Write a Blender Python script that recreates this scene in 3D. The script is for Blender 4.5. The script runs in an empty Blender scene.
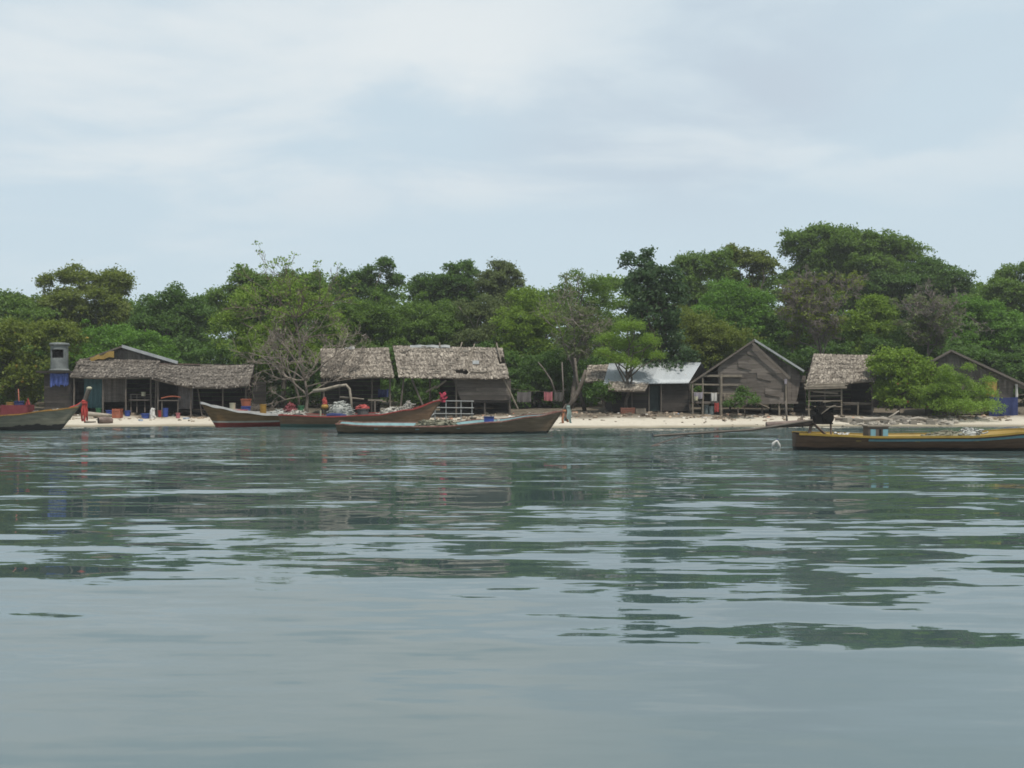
import bpy, math, random
import numpy as np
from mathutils import Vector, Matrix, noise as mnoise

random.seed(7); RNG = np.random.default_rng(11)
R = math.radians
SC = bpy.context.scene
COL = SC.collection
EYE, F, HZ = 1.9, 1005.0, 390.0          # eye height (m), focal length and horizon row of the photograph

def W(px, py, d):                         # a point seen at (px, py) at depth d metres
    return Vector(((px - 512.0) / F * d, d, EYE + (HZ - py) / F * d))
def XX(px, d): return (px - 512.0) / F * d
def ZZ(py, d): return EYE + (HZ - py) / F * d

def lerp(a, b, t): return a + (b - a) * t
def interp(pts, x):
    if x <= pts[0][0]: return pts[0][1]
    for (x0, y0), (x1, y1) in zip(pts, pts[1:]):
        if x <= x1: return lerp(y0, y1, (x - x0) / (x1 - x0))
    return pts[-1][1]
def sm_interp(pts, x):
    if x <= pts[0][0]: return pts[0][1]
    for (x0, y0), (x1, y1) in zip(pts, pts[1:]):
        if x <= x1:
            t = (x - x0) / (x1 - x0); t = t * t * (3 - 2 * t)
            return lerp(y0, y1, t)
    return pts[-1][1]

SHORE = [(-60, 51.5), (-22, 51.8), (-16, 52.6), (-12, 54.2), (-4, 54.2), (-1, 52.0), (2.5, 50.3), (8, 50.2), (11.5, 51.8), (16, 52.6), (24, 52.4), (40, 50), (80, 50)]
def shore(x): return sm_interp(SHORE, x) + 0.12 * math.sin(x * 1.7) + 0.07 * math.sin(x * 4.1 + 1)
def gz(x, d):
    s = d - shore(x)
    if s < 0: z = max(-1.6, 0.10 * s)
    elif s < 6: z = 0.105 * s - 0.0035 * s * s * 0.5
    else: z = 0.567 + 0.028 * (min(s, 120) - 6)
    if s > 0.3:
        k = min(1, (s - 0.3) / 2)
        z += k * (0.05 * mnoise.noise((x * 0.6, d * 0.6, 0)) + 0.03 * mnoise.noise((x * 2.1, d * 2.1, 3)))
    return z

# ------------------------------------------------------------------ objects
def tag(o, label=None, cat=None, group=None, kind=None):
    if label: o['label'] = label
    if cat: o['category'] = cat
    if group: o['group'] = group
    if kind: o['kind'] = kind
    return o
def thing(name, label, cat, loc, rz=0, group=None, rx=0):
    o = bpy.data.objects.new(name, None); COL.objects.link(o)
    o.location = loc; o.rotation_euler = (rx, 0, rz)
    o.empty_display_size = 0.2
    return tag(o, label, cat, group)

class MB:
    def __init__(s): s.v = []; s.f = []
    def add(s, vs, fs):
        n = len(s.v); s.v.extend([tuple(v) for v in vs]); s.f.extend([tuple(i + n for i in f) for f in fs])
        return s
    def hexa(s, p):                       # 8 corners: bottom 4 ccw, top 4 ccw
        return s.add(p, [(3, 2, 1, 0), (4, 5, 6, 7), (0, 1, 5, 4), (1, 2, 6, 5), (2, 3, 7, 6), (3, 0, 4, 7)])
    def box(s, c, size, rz=0, jit=0):
        x, y, z = [k / 2 for k in size]; ca, sa = math.cos(rz), math.sin(rz); p = []
        for dz in (-z, z):
            for dx, dy in ((-x, -y), (x, -y), (x, y), (-x, y)):
                dx += random.uniform(-jit, jit); dy += random.uniform(-jit, jit)
                p.append((c[0] + dx * ca - dy * sa, c[1] + dx * sa + dy * ca, c[2] + dz))
        return s.hexa(p)
    def beam(s, a, b, w, h=None, roll=0):
        a, b = Vector(a), Vector(b); h = h or w
        t = (b - a).normalized(); up = Vector((0, 0, 1)) if abs(t.z) < 0.95 else Vector((0, 1, 0))
        u = t.cross(up).normalized(); v = u.cross(t)
        if roll: u, v = u * math.cos(roll) + v * math.sin(roll), v * math.cos(roll) - u * math.sin(roll)
        u = u * w / 2; v = v * h / 2
        return s.hexa([a - u - v, a + u - v, a + u + v, a - u + v, b - u - v, b + u - v, b + u + v, b - u + v])
    def tube(s, pts, rad, n=6, cap=True):
        pts = [Vector(p) for p in pts]; m = len(pts)
        if not hasattr(rad, '__len__'): rad = [rad] * m
        base = len(s.v); prev = None
        for i, p in enumerate(pts):
            t = (pts[min(i + 1, m - 1)] - pts[max(i - 1, 0)])
            t = t.normalized() if t.length > 1e-9 else Vector((0, 0, 1))
            if prev is None:
                up = Vector((0, 0, 1)) if abs(t.z) < 0.9 else Vector((1, 0, 0)); u = t.cross(up).normalized()
            else:
                u = (prev - t * prev.dot(t)); u = u.normalized() if u.length > 1e-6 else t.orthogonal().normalized()
            prev = u; v = t.cross(u)
            for k in range(n):
                a = 2 * math.pi * k / n
                s.v.append(tuple(p + (u * math.cos(a) + v * math.sin(a)) * rad[i]))
        for i in range(m - 1):
            for k in range(n):
                k2 = (k + 1) % n
                s.f.append((base + i * n + k, base + i * n + k2, base + (i + 1) * n + k2, base + (i + 1) * n + k))
        if cap:
            s.f.append(tuple(base + k for k in reversed(range(n))))
            s.f.append(tuple(base + (m - 1) * n + k for k in range(n)))
        return s
    def lathe(s, prof, c, n=20):
        base = len(s.v); m = len(prof)
        for r, z in prof:
            for k in range(n):
                a = 2 * math.pi * k / n
                s.v.append((c[0] + r * math.cos(a), c[1] + r * math.sin(a), c[2] + z))
        for i in range(m - 1):
            for k in range(n):
                k2 = (k + 1) % n
                s.f.append((base + i * n + k, base + i * n + k2, base + (i + 1) * n + k2, base + (i + 1) * n + k))
        s.f.append(tuple(base + k for k in reversed(range(n))))
        s.f.append(tuple(base + (m - 1) * n + k for k in range(n)))
        return s
    def sheet(s, fn, nu, nv, th=0.012):    # fn(u,v)->Vector ; closed thin sheet
        P = [[Vector(fn(i / nu, j / nv)) for j in range(nv + 1)] for i in range(nu + 1)]
        base = len(s.v); N = (nu + 1) * (nv + 1)
        nor = (P[nu][0] - P[0][0]).cross(P[0][nv] - P[0][0])
        nor = nor.normalized() * th if nor.length > 1e-9 else Vector((0, 0, th))
        for off in (Vector((0, 0, 0)), nor):
            for i in range(nu + 1):
                for j in range(nv + 1): s.v.append(tuple(P[i][j] + off))
        ix = lambda i, j, l=0: base + l * N + i * (nv + 1) + j
        for i in range(nu):
            for j in range(nv):
                s.f.append((ix(i, j), ix(i, j + 1), ix(i + 1, j + 1), ix(i + 1, j)))
                s.f.append((ix(i, j, 1), ix(i + 1, j, 1), ix(i + 1, j + 1, 1), ix(i, j + 1, 1)))
        for i in range(nu):
            s.f.append((ix(i, 0), ix(i + 1, 0), ix(i + 1, 0, 1), ix(i, 0, 1)))
            s.f.append((ix(i + 1, nv), ix(i, nv), ix(i, nv, 1), ix(i + 1, nv, 1)))
        for j in range(nv):
            s.f.append((ix(0, j + 1), ix(0, j), ix(0, j, 1), ix(0, j + 1, 1)))
            s.f.append((ix(nu, j), ix(nu, j + 1), ix(nu, j + 1, 1), ix(nu, j, 1)))
        return s
    def build(s, name, mat, parent=None, local=False, smooth=False):
        v = s.v
        if parent is not None and not local:
            l = parent.location
            pp = parent.parent
            lx, ly, lz = l.x, l.y, l.z
            while pp is not None:
                lx += pp.location.x; ly += pp.location.y; lz += pp.location.z; pp = pp.parent
            v = [(x - lx, y - ly, z - lz) for x, y, z in v]
        me = bpy.data.meshes.new(name); me.from_pydata(v, [], s.f); me.update()
        if smooth: me.polygons.foreach_set('use_smooth', [True] * len(me.polygons))
        o = bpy.data.objects.new(name, me); COL.objects.link(o)
        if mat: me.materials.append(mat)
        if parent is not None: o.parent = parent
        return o

def quads_obj(name, V, mat, parent=None, smooth=False):          # V: (N,4,3) numpy quads
    N = V.shape[0]; me = bpy.data.meshes.new(name)
    if parent is not None: V = V - np.array(parent.location)[None, None, :]
    me.vertices.add(N * 4); me.vertices.foreach_set('co', V.reshape(-1).astype(np.float32))
    me.loops.add(N * 4); me.loops.foreach_set('vertex_index', np.arange(N * 4, dtype=np.int32))
    me.polygons.add(N); me.polygons.foreach_set('loop_start', np.arange(0, N * 4, 4, dtype=np.int32))
    me.update(calc_edges=True)
    me.materials.append(mat)
    o = bpy.data.objects.new(name, me); COL.objects.link(o)
    if parent is not None: o.parent = parent
    return o

# ------------------------------------------------------------------ materials
def new_mat(name):
    m = bpy.data.materials.new(name); m.use_nodes = True
    nt = m.node_tree; b = nt.nodes['Principled BSDF']
    return m, nt, b
def ramp(nt, cols):
    r = nt.nodes.new('ShaderNodeValToRGB'); e = r.color_ramp.elements
    while len(e) < len(cols): e.new(0.5)
    for i, c in enumerate(cols):
        e[i].position = i / max(1, len(cols) - 1); e[i].color = (*c, 1)
    return r
def M(name, cols, rough=0.85, scale=2.5, island=0.6, bump=0.0, bscale=20, stretch=(1, 1, 1), metallic=0.0, trans=0.0, spec=0.3, detail=5):
    m, nt, b = new_mat(name); L = nt.links
    tc = nt.nodes.new('ShaderNodeTexCoord'); mp = nt.nodes.new('ShaderNodeMapping')
    mp.inputs['Scale'].default_value = stretch
    L.new(tc.outputs['Object'], mp.inputs['Vector'])
    n = nt.nodes.new('ShaderNodeTexNoise'); n.inputs['Scale'].default_value = scale; n.inputs['Detail'].default_value = detail
    n.inputs['Roughness'].default_value = 0.65
    L.new(mp.outputs[0], n.inputs['Vector'])
    mr = nt.nodes.new('ShaderNodeMapRange'); mr.inputs[1].default_value = 0.28; mr.inputs[2].default_value = 0.72
    L.new(n.outputs['Fac'], mr.inputs[0])
    g = nt.nodes.new('ShaderNodeNewGeometry')
    mx = nt.nodes.new('ShaderNodeMix'); mx.data_type = 'FLOAT'; mx.inputs[0].default_value = island
    L.new(mr.outputs[0], mx.inputs[2]); L.new(g.outputs['Random Per Island'], mx.inputs[3])
    r = ramp(nt, cols); L.new(mx.outputs[0], r.inputs[0])
    L.new(r.outputs[0], b.inputs['Base Color'])
    b.inputs['Roughness'].default_value = rough; b.inputs['Metallic'].default_value = metallic
    b.inputs['Specular IOR Level'].default_value = spec
    if bump:
        n2 = nt.nodes.new('ShaderNodeTexNoise'); n2.inputs['Scale'].default_value = bscale; n2.inputs['Detail'].default_value = 4
        L.new(mp.outputs[0], n2.inputs['Vector'])
        bp = nt.nodes.new('ShaderNodeBump'); bp.inputs['Strength'].default_value = bump; bp.inputs['Distance'].default_value = 0.03
        L.new(n2.outputs['Fac'], bp.inputs['Height']); L.new(bp.outputs[0], b.inputs['Normal'])
    if trans:
        out = nt.nodes['Material Output']
        tr = nt.nodes.new('ShaderNodeBsdfTranslucent'); ms = nt.nodes.new('ShaderNodeMixShader'); ms.inputs[0].default_value = trans
        L.new(r.outputs[0], tr.inputs['Color']); L.new(b.outputs[0], ms.inputs[1]); L.new(tr.outputs[0], ms.inputs[2])
        L.new(ms.outputs[0], out.inputs['Surface'])
    return m
def foliage(name, dark, mid, light):
    dark, mid, light = [(c[0] * 1.06, c[1] * 1.18, c[2] * 0.95) for c in (dark, mid, light)]
    return M(name, [dark, mid, mid, light], rough=0.55, scale=0.55, island=0.5, trans=0.5, spec=0.3, detail=3)

FOL = {
 'mid':    foliage('leaves_mid_green', (0.050, 0.088, 0.014), (0.110, 0.170, 0.032), (0.200, 0.275, 0.066)),
 'dark':   foliage('leaves_dark_green', (0.036, 0.070, 0.016), (0.078, 0.135, 0.032), (0.150, 0.225, 0.064)),
 'blue':   foliage('leaves_blue_green', (0.028, 0.052, 0.026), (0.060, 0.100, 0.048), (0.150, 0.205, 0.115)),
 'olive':  foliage('leaves_olive', (0.066, 0.084, 0.014), (0.138, 0.162, 0.030), (0.230, 0.250, 0.062)),
 'yellow': foliage('leaves_yellow_green', (0.080, 0.125, 0.016), (0.160, 0.225, 0.032), (0.260, 0.325, 0.070)),
 'bright': foliage('leaves_bright_green', (0.052, 0.112, 0.016), (0.110, 0.200, 0.032), (0.190, 0.305, 0.064)),
 'feather': foliage('leaves_pale_feathery', (0.090, 0.145, 0.020), (0.170, 0.245, 0.038), (0.270, 0.350, 0.075)),
 'grey':   foliage('leaves_grey_green', (0.062, 0.080, 0.032), (0.120, 0.142, 0.058), (0.200, 0.225, 0.100)),
}
GREYTWIG = M('grey_brown_twig', [(0.095, 0.080, 0.068), (0.155, 0.132, 0.113), (0.22, 0.19, 0.165)], scale=2, island=0.5)
TANGLE = M('grey_tangle_twig', [(0.10, 0.082, 0.064), (0.175, 0.146, 0.118), (0.26, 0.222, 0.185)], scale=2, island=0.5)
BROWNTWIG = M('brown_twig', [(0.075, 0.056, 0.040), (0.125, 0.097, 0.072), (0.19, 0.152, 0.115)], scale=2, island=0.5)
DEADWOOD = M('dead_branch', [(0.07, 0.06, 0.05), (0.125, 0.108, 0.092), (0.21, 0.185, 0.155)], scale=2, island=0.5)
BARK = M('bark_grey_brown', [(0.035, 0.028, 0.022), (0.09, 0.075, 0.06), (0.15, 0.13, 0.11)], scale=5, island=0.2, bump=0.6, bscale=14)
PALEBARK = M('bark_pale', [(0.12, 0.10, 0.075), (0.22, 0.19, 0.15), (0.32, 0.28, 0.22)], scale=5, island=0.3, bump=0.4)
TWIG = M('twig_grey', [(0.12, 0.10, 0.085), (0.20, 0.17, 0.145), (0.29, 0.255, 0.22)], scale=2, island=0.5)
POSTTAN = M('tan_post', [(0.10, 0.08, 0.05), (0.17, 0.135, 0.09), (0.24, 0.2, 0.14)], scale=5, island=0)
DRIFT = M('driftwood', [(0.14, 0.12, 0.095), (0.26, 0.23, 0.19), (0.38, 0.34, 0.29)], scale=4, island=0.5, bump=0.5)
THATCH = M('palm_thatch', [(0.048, 0.038, 0.029), (0.125, 0.105, 0.084), (0.225, 0.195, 0.16), (0.43, 0.38, 0.31)], scale=0.9, island=0.62)
THATCHDK = M('palm_thatch_weathered', [(0.036, 0.030, 0.024), (0.09, 0.077, 0.064), (0.155, 0.135, 0.113), (0.30, 0.265, 0.22)], scale=0.9, island=0.62)
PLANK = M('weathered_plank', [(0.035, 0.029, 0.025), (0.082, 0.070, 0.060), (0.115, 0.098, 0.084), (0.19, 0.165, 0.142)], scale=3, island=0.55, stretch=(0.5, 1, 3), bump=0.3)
PLANKDK = M('dark_plank', [(0.014, 0.012, 0.010), (0.032, 0.027, 0.023), (0.06, 0.051, 0.043)], scale=3, island=0.55, bump=0.3)  # dark boards, tone deepened further to stand for shade inside the huts
POLE = M('bamboo_pole', [(0.08, 0.067, 0.052), (0.15, 0.128, 0.10), (0.25, 0.215, 0.165)], scale=4, island=0.5)
POSTDK = M('dark_post', [(0.05, 0.042, 0.035), (0.095, 0.08, 0.066), (0.15, 0.13, 0.11)], scale=4, island=0.5)
def paint(name, c, rough=0.5, wear=0.35):
    c = tuple(k * 0.6 + 0.012 for k in c)
    d = tuple(k * (1 - wear) for k in c); l = tuple(min(1, k * 1.12 + 0.01) for k in c)
    return M(name, [d, c, l], rough=rough, scale=3.5, island=0.15)
RED = paint('red_paint', (0.42, 0.045, 0.035)); MAROON = paint('maroon_plastic', (0.22, 0.022, 0.028)); ORANGE = paint('orange_plastic', (0.42, 0.115, 0.055))
BLUE = paint('blue_plastic', (0.03, 0.075, 0.36)); NAVY = paint('navy_cloth', (0.014, 0.030, 0.14), 0.9); TEAL = paint('teal_tarp', (0.028, 0.11, 0.125), 0.7)
CLOTHBLUE = M('blue_cloth', [(0.022, 0.04, 0.13), (0.042, 0.068, 0.22), (0.08, 0.115, 0.30)], rough=0.95, scale=6, island=0)
GREEN = paint('green_plastic', (0.03, 0.17, 0.06)); YELLOW = paint('yellow_paint', (0.42, 0.27, 0.03)); OCHRE = paint('faded_tarp', (0.42, 0.27, 0.06), 0.9); AMBER = paint('amber_plastic', (0.40, 0.22, 0.025))
WHITE = paint('white_paint', (0.72, 0.70, 0.66), 0.5, 0.25); CREAM = paint('cream_plastic', (0.55, 0.52, 0.36)); PINK = paint('pink_cloth', (0.50, 0.16, 0.18), 0.9)
RIBBON = paint('red_ribbon', (0.62, 0.06, 0.045), 0.7, 0.3); LILAC = paint('lilac_cloth', (0.33, 0.30, 0.34), 0.9); GREYCLOTH = paint('grey_cloth', (0.17, 0.155, 0.15), 0.95)
LIGHTBLUE = paint('light_blue_paint', (0.24, 0.48, 0.55)); BLACKIRON = M('black_iron', [(0.004, 0.004, 0.005), (0.010, 0.0095, 0.0095), (0.028, 0.021, 0.017)], rough=0.75, scale=8, island=0.3, spec=0.1)
RUST = M('rusty_pipe', [(0.05, 0.035, 0.03), (0.12, 0.085, 0.07), (0.20, 0.15, 0.125)], rough=0.6, scale=6, island=0.2)
CONC = M('grey_drum', [(0.075, 0.085, 0.082), (0.13, 0.142, 0.138), (0.20, 0.21, 0.20)], scale=3, island=0.0, bump=0.3)
PIPE = M('pale_pipe', [(0.12, 0.13, 0.13), (0.19, 0.20, 0.20), (0.26, 0.26, 0.25)], rough=0.5, scale=5, island=0.3)
HOLESHADE = M('hole_shade', [(0.006, 0.006, 0.006), (0.012, 0.011, 0.010)], rough=0.9)  # near-black colour standing in for the shade inside openings
NET = M('fishing_net', [(0.05, 0.06, 0.06), (0.16, 0.17, 0.16), (0.38, 0.38, 0.35), (0.10, 0.12, 0.12)], scale=6, island=0.7)
NETPALE = M('pale_fishing_net', [(0.10, 0.095, 0.08), (0.24, 0.225, 0.195), (0.44, 0.42, 0.38)], scale=6, island=0.7)
NETOLIVE = M('olive_fishing_net', [(0.06, 0.06, 0.042), (0.12, 0.115, 0.08), (0.21, 0.20, 0.145)], scale=6, island=0.7)
TINEDGE = M('tin_edge', [(0.20, 0.21, 0.215), (0.29, 0.30, 0.305), (0.37, 0.375, 0.375)], rough=0.45, scale=3, island=0.2)

def tin_mat():
    m, nt, b = new_mat('galvanised_tin'); L = nt.links
    tc = nt.nodes.new('ShaderNodeTexCoord'); mp = nt.nodes.new('ShaderNodeMapping'); mp.inputs['Scale'].default_value = (1.2, 0.35, 0.35)
    L.new(tc.outputs['Object'], mp.inputs[0])
    n = nt.nodes.new('ShaderNodeTexNoise'); n.inputs['Scale'].default_value = 1.5; n.inputs['Detail'].default_value = 6
    L.new(mp.outputs[0], n.inputs['Vector'])
    g = nt.nodes.new('ShaderNodeNewGeometry')
    r = ramp(nt, [(0.26, 0.275, 0.285), (0.38, 0.40, 0.41), (0.47, 0.49, 0.50)])
    mx = nt.nodes.new('ShaderNodeMix'); mx.data_type = 'FLOAT'; mx.inputs[0].default_value = 0.5
    L.new(n.outputs['Fac'], mx.inputs[2]); L.new(g.outputs['Random Per Island'], mx.inputs[3]); L.new(mx.outputs[0], r.inputs[0])
    n2 = nt.nodes.new('ShaderNodeTexNoise'); n2.inputs['Scale'].default_value = 2.2; n2.inputs['Detail'].default_value = 7
    L.new(mp.outputs[0], n2.inputs['Vector'])
    mr = nt.nodes.new('ShaderNodeMapRange'); mr.inputs[1].default_value = 0.68; mr.inputs[2].default_value = 0.85; L.new(n2.outputs['Fac'], mr.inputs[0])
    mc = nt.nodes.new('ShaderNodeMix'); mc.data_type = 'RGBA'; mc.inputs[7].default_value = (0.30, 0.17, 0.10, 1)
    L.new(mr.outputs[0], mc.inputs[0]); L.new(r.outputs[0], mc.inputs[6]); L.new(mc.outputs[2], b.inputs['Base Color'])
    b.inputs['Metallic'].default_value = 0.25; b.inputs['Roughness'].default_value = 0.5
    return m
TIN = tin_mat()

def hull_mat(name, zones, grime=0.06):
    """zones: list of (z_low, colour) from the keel up: painted bands, in the boat's own height."""
    m, nt, b = new_mat(name); L = nt.links
    tc = nt.nodes.new('ShaderNodeTexCoord'); sx = nt.nodes.new('ShaderNodeSeparateXYZ'); L.new(tc.outputs['Object'], sx.inputs[0])
    n = nt.nodes.new('ShaderNodeTexNoise'); n.inputs['Scale'].default_value = 1.6; n.inputs['Detail'].default_value = 5; L.new(tc.outputs['Object'], n.inputs['Vector'])
    mm = nt.nodes.new('ShaderNodeMath'); mm.operation = 'MULTIPLY_ADD'; mm.inputs[1].default_value = grime; L.new(n.outputs['Fac'], mm.inputs[0]); L.new(sx.outputs[2], mm.inputs[2])
    ma = nt.nodes.new('ShaderNodeMath'); ma.operation = 'ADD'; ma.inputs[1].default_value = 0.4 - grime * 0.5; L.new(mm.outputs[0], ma.inputs[0])
    mu = nt.nodes.new('ShaderNodeMath'); mu.operation = 'MULTIPLY'; mu.inputs[1].default_value = 0.5; L.new(ma.outputs[0], mu.inputs[0])   # ramp covers z -0.4 .. 1.6
    r = nt.nodes.new('ShaderNodeValToRGB'); r.color_ramp.interpolation = 'LINEAR'; e = r.color_ramp.elements
    pts = []
    for i, (z, c) in enumerate(zones):
        p = max(0, (z + 0.4) * 0.5)
        if i: pts.append((p - 0.006, zones[i - 1][1]))
        pts.append((p + (0.006 if i else 0), c))
    while len(e) < len(pts): e.new(1.0)
    for i, (p, c) in enumerate(pts): e[i].position = p; e[i].color = (*c, 1)
    L.new(mu.outputs[0], r.inputs[0])
    n2 = nt.nodes.new('ShaderNodeTexNoise'); n2.inputs['Scale'].default_value = 2.5; n2.inputs['Detail'].default_value = 7; n2.inputs['Roughness'].default_value = 0.7
    mp = nt.nodes.new('ShaderNodeMapping'); mp.inputs['Scale'].default_value = (0.6, 1, 3.5); L.new(tc.outputs['Object'], mp.inputs[0]); L.new(mp.outputs[0], n2.inputs['Vector'])
    mr = nt.nodes.new('ShaderNodeMapRange'); mr.inputs[1].default_value = 0.3; mr.inputs[2].default_value = 0.7; mr.inputs[3].default_value = 0.62; mr.inputs[4].default_value = 1.25
    L.new(n2.outputs['Fac'], mr.inputs[0])
    mc = nt.nodes.new('ShaderNodeMix'); mc.data_type = 'RGBA'; mc.blend_type = 'MULTIPLY'; mc.inputs[0].default_value = 1
    L.new(r.outputs[0], mc.inputs[6]); L.new(mr.outputs[0], mc.inputs[7]); L.new(mc.outputs[2], b.inputs['Base Color'])
    # plank seams
    fr = nt.nodes.new('ShaderNodeMath'); fr.operation = 'MULTIPLY_ADD'; fr.inputs[1].default_value = 5.5; L.new(sx.outputs[2], fr.inputs[0])
    n3 = nt.nodes.new('ShaderNodeTexNoise'); n3.inputs['Scale'].default_value = 0.5; L.new(tc.outputs['Object'], n3.inputs['Vector']); L.new(n3.outputs['Fac'], fr.inputs[2])
    fq = nt.nodes.new('ShaderNodeMath'); fq.operation = 'FRACT'; L.new(fr.outputs[0], fq.inputs[0])
    fs = nt.nodes.new('ShaderNodeMapRange'); fs.inputs[1].default_value = 0.0; fs.inputs[2].default_value = 0.14; fs.inputs[3].default_value = 0.55; fs.inputs[4].default_value = 1.0; L.new(fq.outputs[0], fs.inputs[0])
    md = nt.nodes.new('ShaderNodeMix'); md.data_type = 'RGBA'; md.blend_type = 'MULTIPLY'; md.inputs[0].default_value = 1
    L.new(mc.outputs[2], md.inputs[6]); L.new(fs.outputs[0], md.inputs[7]); L.new(md.outputs[2], b.inputs['Base Color'])
    b.inputs['Roughness'].default_value = 0.6; b.inputs['Specular IOR Level'].default_value = 0.3
    return m

# ------------------------------------------------------------------ camera, light, sky
cam = bpy.data.cameras.new('camera'); camo = bpy.data.objects.new('camera', cam); COL.objects.link(camo)
cam.sensor_width = 36; cam.lens = 36 * F / 1024; cam.shift_y = (HZ - 384) / 1024; cam.clip_end = 6000; cam.clip_start = 0.1
camo.location = (0, 0, EYE); camo.rotation_euler = (R(90), 0, 0); SC.camera = camo

SUN_EL, SUN_AZ = 65, 152                   # azimuth clockwise from +Y (away from the viewer)
sl = bpy.data.lights.new('sun', 'SUN'); sl.energy = 4.3; sl.angle = R(3); sl.color = (1, 0.95, 0.87)
so = bpy.data.objects.new('sun', sl); COL.objects.link(so)
sd = Vector((math.sin(R(SUN_AZ)) * math.cos(R(SUN_EL)), math.cos(R(SUN_AZ)) * math.cos(R(SUN_EL)), math.sin(R(SUN_EL))))
so.rotation_euler = sd.to_track_quat('Z', 'Y').to_euler(); so.location = (0, 0, 60)

wd = bpy.data.worlds.new('World'); SC.world = wd; wd.use_nodes = True
nt = wd.node_tree; L = nt.links; bg = nt.nodes['Background']
sky = nt.nodes.new('ShaderNodeTexSky'); sky.sky_type = 'NISHITA'; sky.sun_disc = False
sky.sun_elevation = R(SUN_EL); sky.sun_rotation = R(SUN_AZ); sky.air_density = 1.0; sky.dust_density = 2.0; sky.ozone_density = 1.0
tc = nt.nodes.new('ShaderNodeTexCoord'); sp = nt.nodes.new('ShaderNodeSeparateXYZ'); L.new(tc.outputs['Generated'], sp.inputs[0])
az = nt.nodes.new('ShaderNodeMath'); az.operation = 'ABSOLUTE'; L.new(sp.outputs[2], az.inputs[0])
ad = nt.nodes.new('ShaderNodeMath'); ad.inputs[1].default_value = 0.20; L.new(az.outputs[0], ad.inputs[0])
dv = nt.nodes.new('ShaderNodeVectorMath'); dv.operation = 'DIVIDE'; L.new(tc.outputs['Generated'], dv.inputs[0])
cb = nt.nodes.new('ShaderNodeCombineXYZ'); cb.inputs[2].default_value = 1
L.new(ad.outputs[0], cb.inputs[0]); L.new(ad.outputs[0], cb.inputs[1]); L.new(cb.outputs[0], dv.inputs[1])
def wnoise(scale, off, detail, dist=0.0):
    mp = nt.nodes.new('ShaderNodeMapping'); mp.inputs['Location'].default_value = off; mp.inputs['Scale'].default_value = (scale, scale * 1.3, 0.001)
    L.new(dv.outputs[0], mp.inputs[0])
    n = nt.nodes.new('ShaderNodeTexNoise'); n.inputs['Scale'].default_value = 1; n.inputs['Detail'].default_value = detail; n.inputs['Roughness'].default_value = 0.52
    n.inputs['Distortion'].default_value = dist
    L.new(mp.outputs[0], n.inputs['Vector']); return n
def mrange(src, a, b, c=0.0, d=1.0, smooth=True):
    m = nt.nodes.new('ShaderNodeMapRange'); m.inputs[1].default_value = a; m.inputs[2].default_value = b; m.inputs[3].default_value = c; m.inputs[4].default_value = d
    if smooth: m.interpolation_type = 'SMOOTHSTEP'
    L.new(src, m.inputs[0]); return m
def mixc(f, a, b):
    m = nt.nodes.new('ShaderNodeMix'); m.data_type = 'RGBA'
    if hasattr(f, 'default_value') or hasattr(f, 'links'): L.new(f, m.inputs[0])
    else: m.inputs[0].default_value = f
    for k, x in ((6, a), (7, b)):
        if isinstance(x, tuple): m.inputs[k].default_value = (*x, 1)
        else: L.new(x, m.inputs[k])
    return m.outputs[2]
CL1 = (3.3, 1.2, 0); CL2 = (9.1, 4.4, 0)
HAZECOL = (5.2, 6.25, 6.9); CLOUD = (6.65, 7.05, 7.2); GREYCLOUD = (4.5, 5.2, 5.95)
n1 = wnoise(1.5, CL1, 8, 0.35); n2 = wnoise(1.0, CL2, 5, 0.2)
def bearing(px, py, r0, r1):                # 1 near the given bearing, 0 away from it
    v = Vector(((px - 512) / F, 1, (HZ - py) / F)).normalized()
    m1 = nt.nodes.new('ShaderNodeVectorMath'); m1.operation = 'DISTANCE'; m1.inputs[1].default_value = v
    sq = nt.nodes.new('ShaderNodeVectorMath'); sq.operation = 'NORMALIZE'; L.new(tc.outputs['Generated'], sq.inputs[0]); L.new(sq.outputs[0], m1.inputs[0])
    return mrange(m1.outputs['Value'], r1, r0)
def mul(a, b):
    m = nt.nodes.new('ShaderNodeMath'); m.operation = 'MULTIPLY'
    for k, x in ((0, a), (1, b)):
        if isinstance(x, (int, float)): m.inputs[k].default_value = x
        else: L.new(x, m.inputs[k])
    return m.outputs[0]
high = mrange(sp.outputs[2], 0.13, 0.24).outputs[0]
veil = mixc(0.88, sky.outputs[0], HAZECOL)
c1 = mixc(mul(mrange(n2.outputs['Fac'], 0.48, 0.68, 0, 0.35).outputs[0], high), veil, GREYCLOUD)
c1 = mixc(mul(mrange(n1.outputs['Fac'], 0.62, 0.36, 0, 0.75).outputs[0], bearing(680, 30, 0.06, 0.24).outputs[0]), c1, GREYCLOUD)
c2 = mixc(mul(mrange(n1.outputs['Fac'], 0.44, 0.66, 0, 0.5).outputs[0], high), c1, CLOUD)
c2 = mixc(mul(mrange(n1.outputs['Fac'], 0.38, 0.64, 0, 0.75).outputs[0], bearing(440, 60, 0.03, 0.20).outputs[0]), c2, CLOUD)
c2 = mixc(mul(mrange(n1.outputs['Fac'], 0.38, 0.64, 0, 0.55).outputs[0], bearing(120, 70, 0.05, 0.30).outputs[0]), c2, CLOUD)
L.new(c2, bg.inputs['Color']); bg.inputs['Strength'].default_value = 0.12

SC.view_settings.view_transform = 'Standard'; SC.view_settings.look = 'None'; SC.view_settings.exposure = 0; SC.view_settings.gamma = 1
SC.cycles.max_bounces = 6; SC.cycles.diffuse_bounces = 3; SC.cycles.glossy_bounces = 3; SC.cycles.transmission_bounces = 2; SC.cycles.transparent_max_bounces = 4
SC.cycles.caustics_reflective = False; SC.cycles.caustics_refractive = False
SC.cycles.filter_width = 1.7; SC.cycles.use_denoising = True

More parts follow.
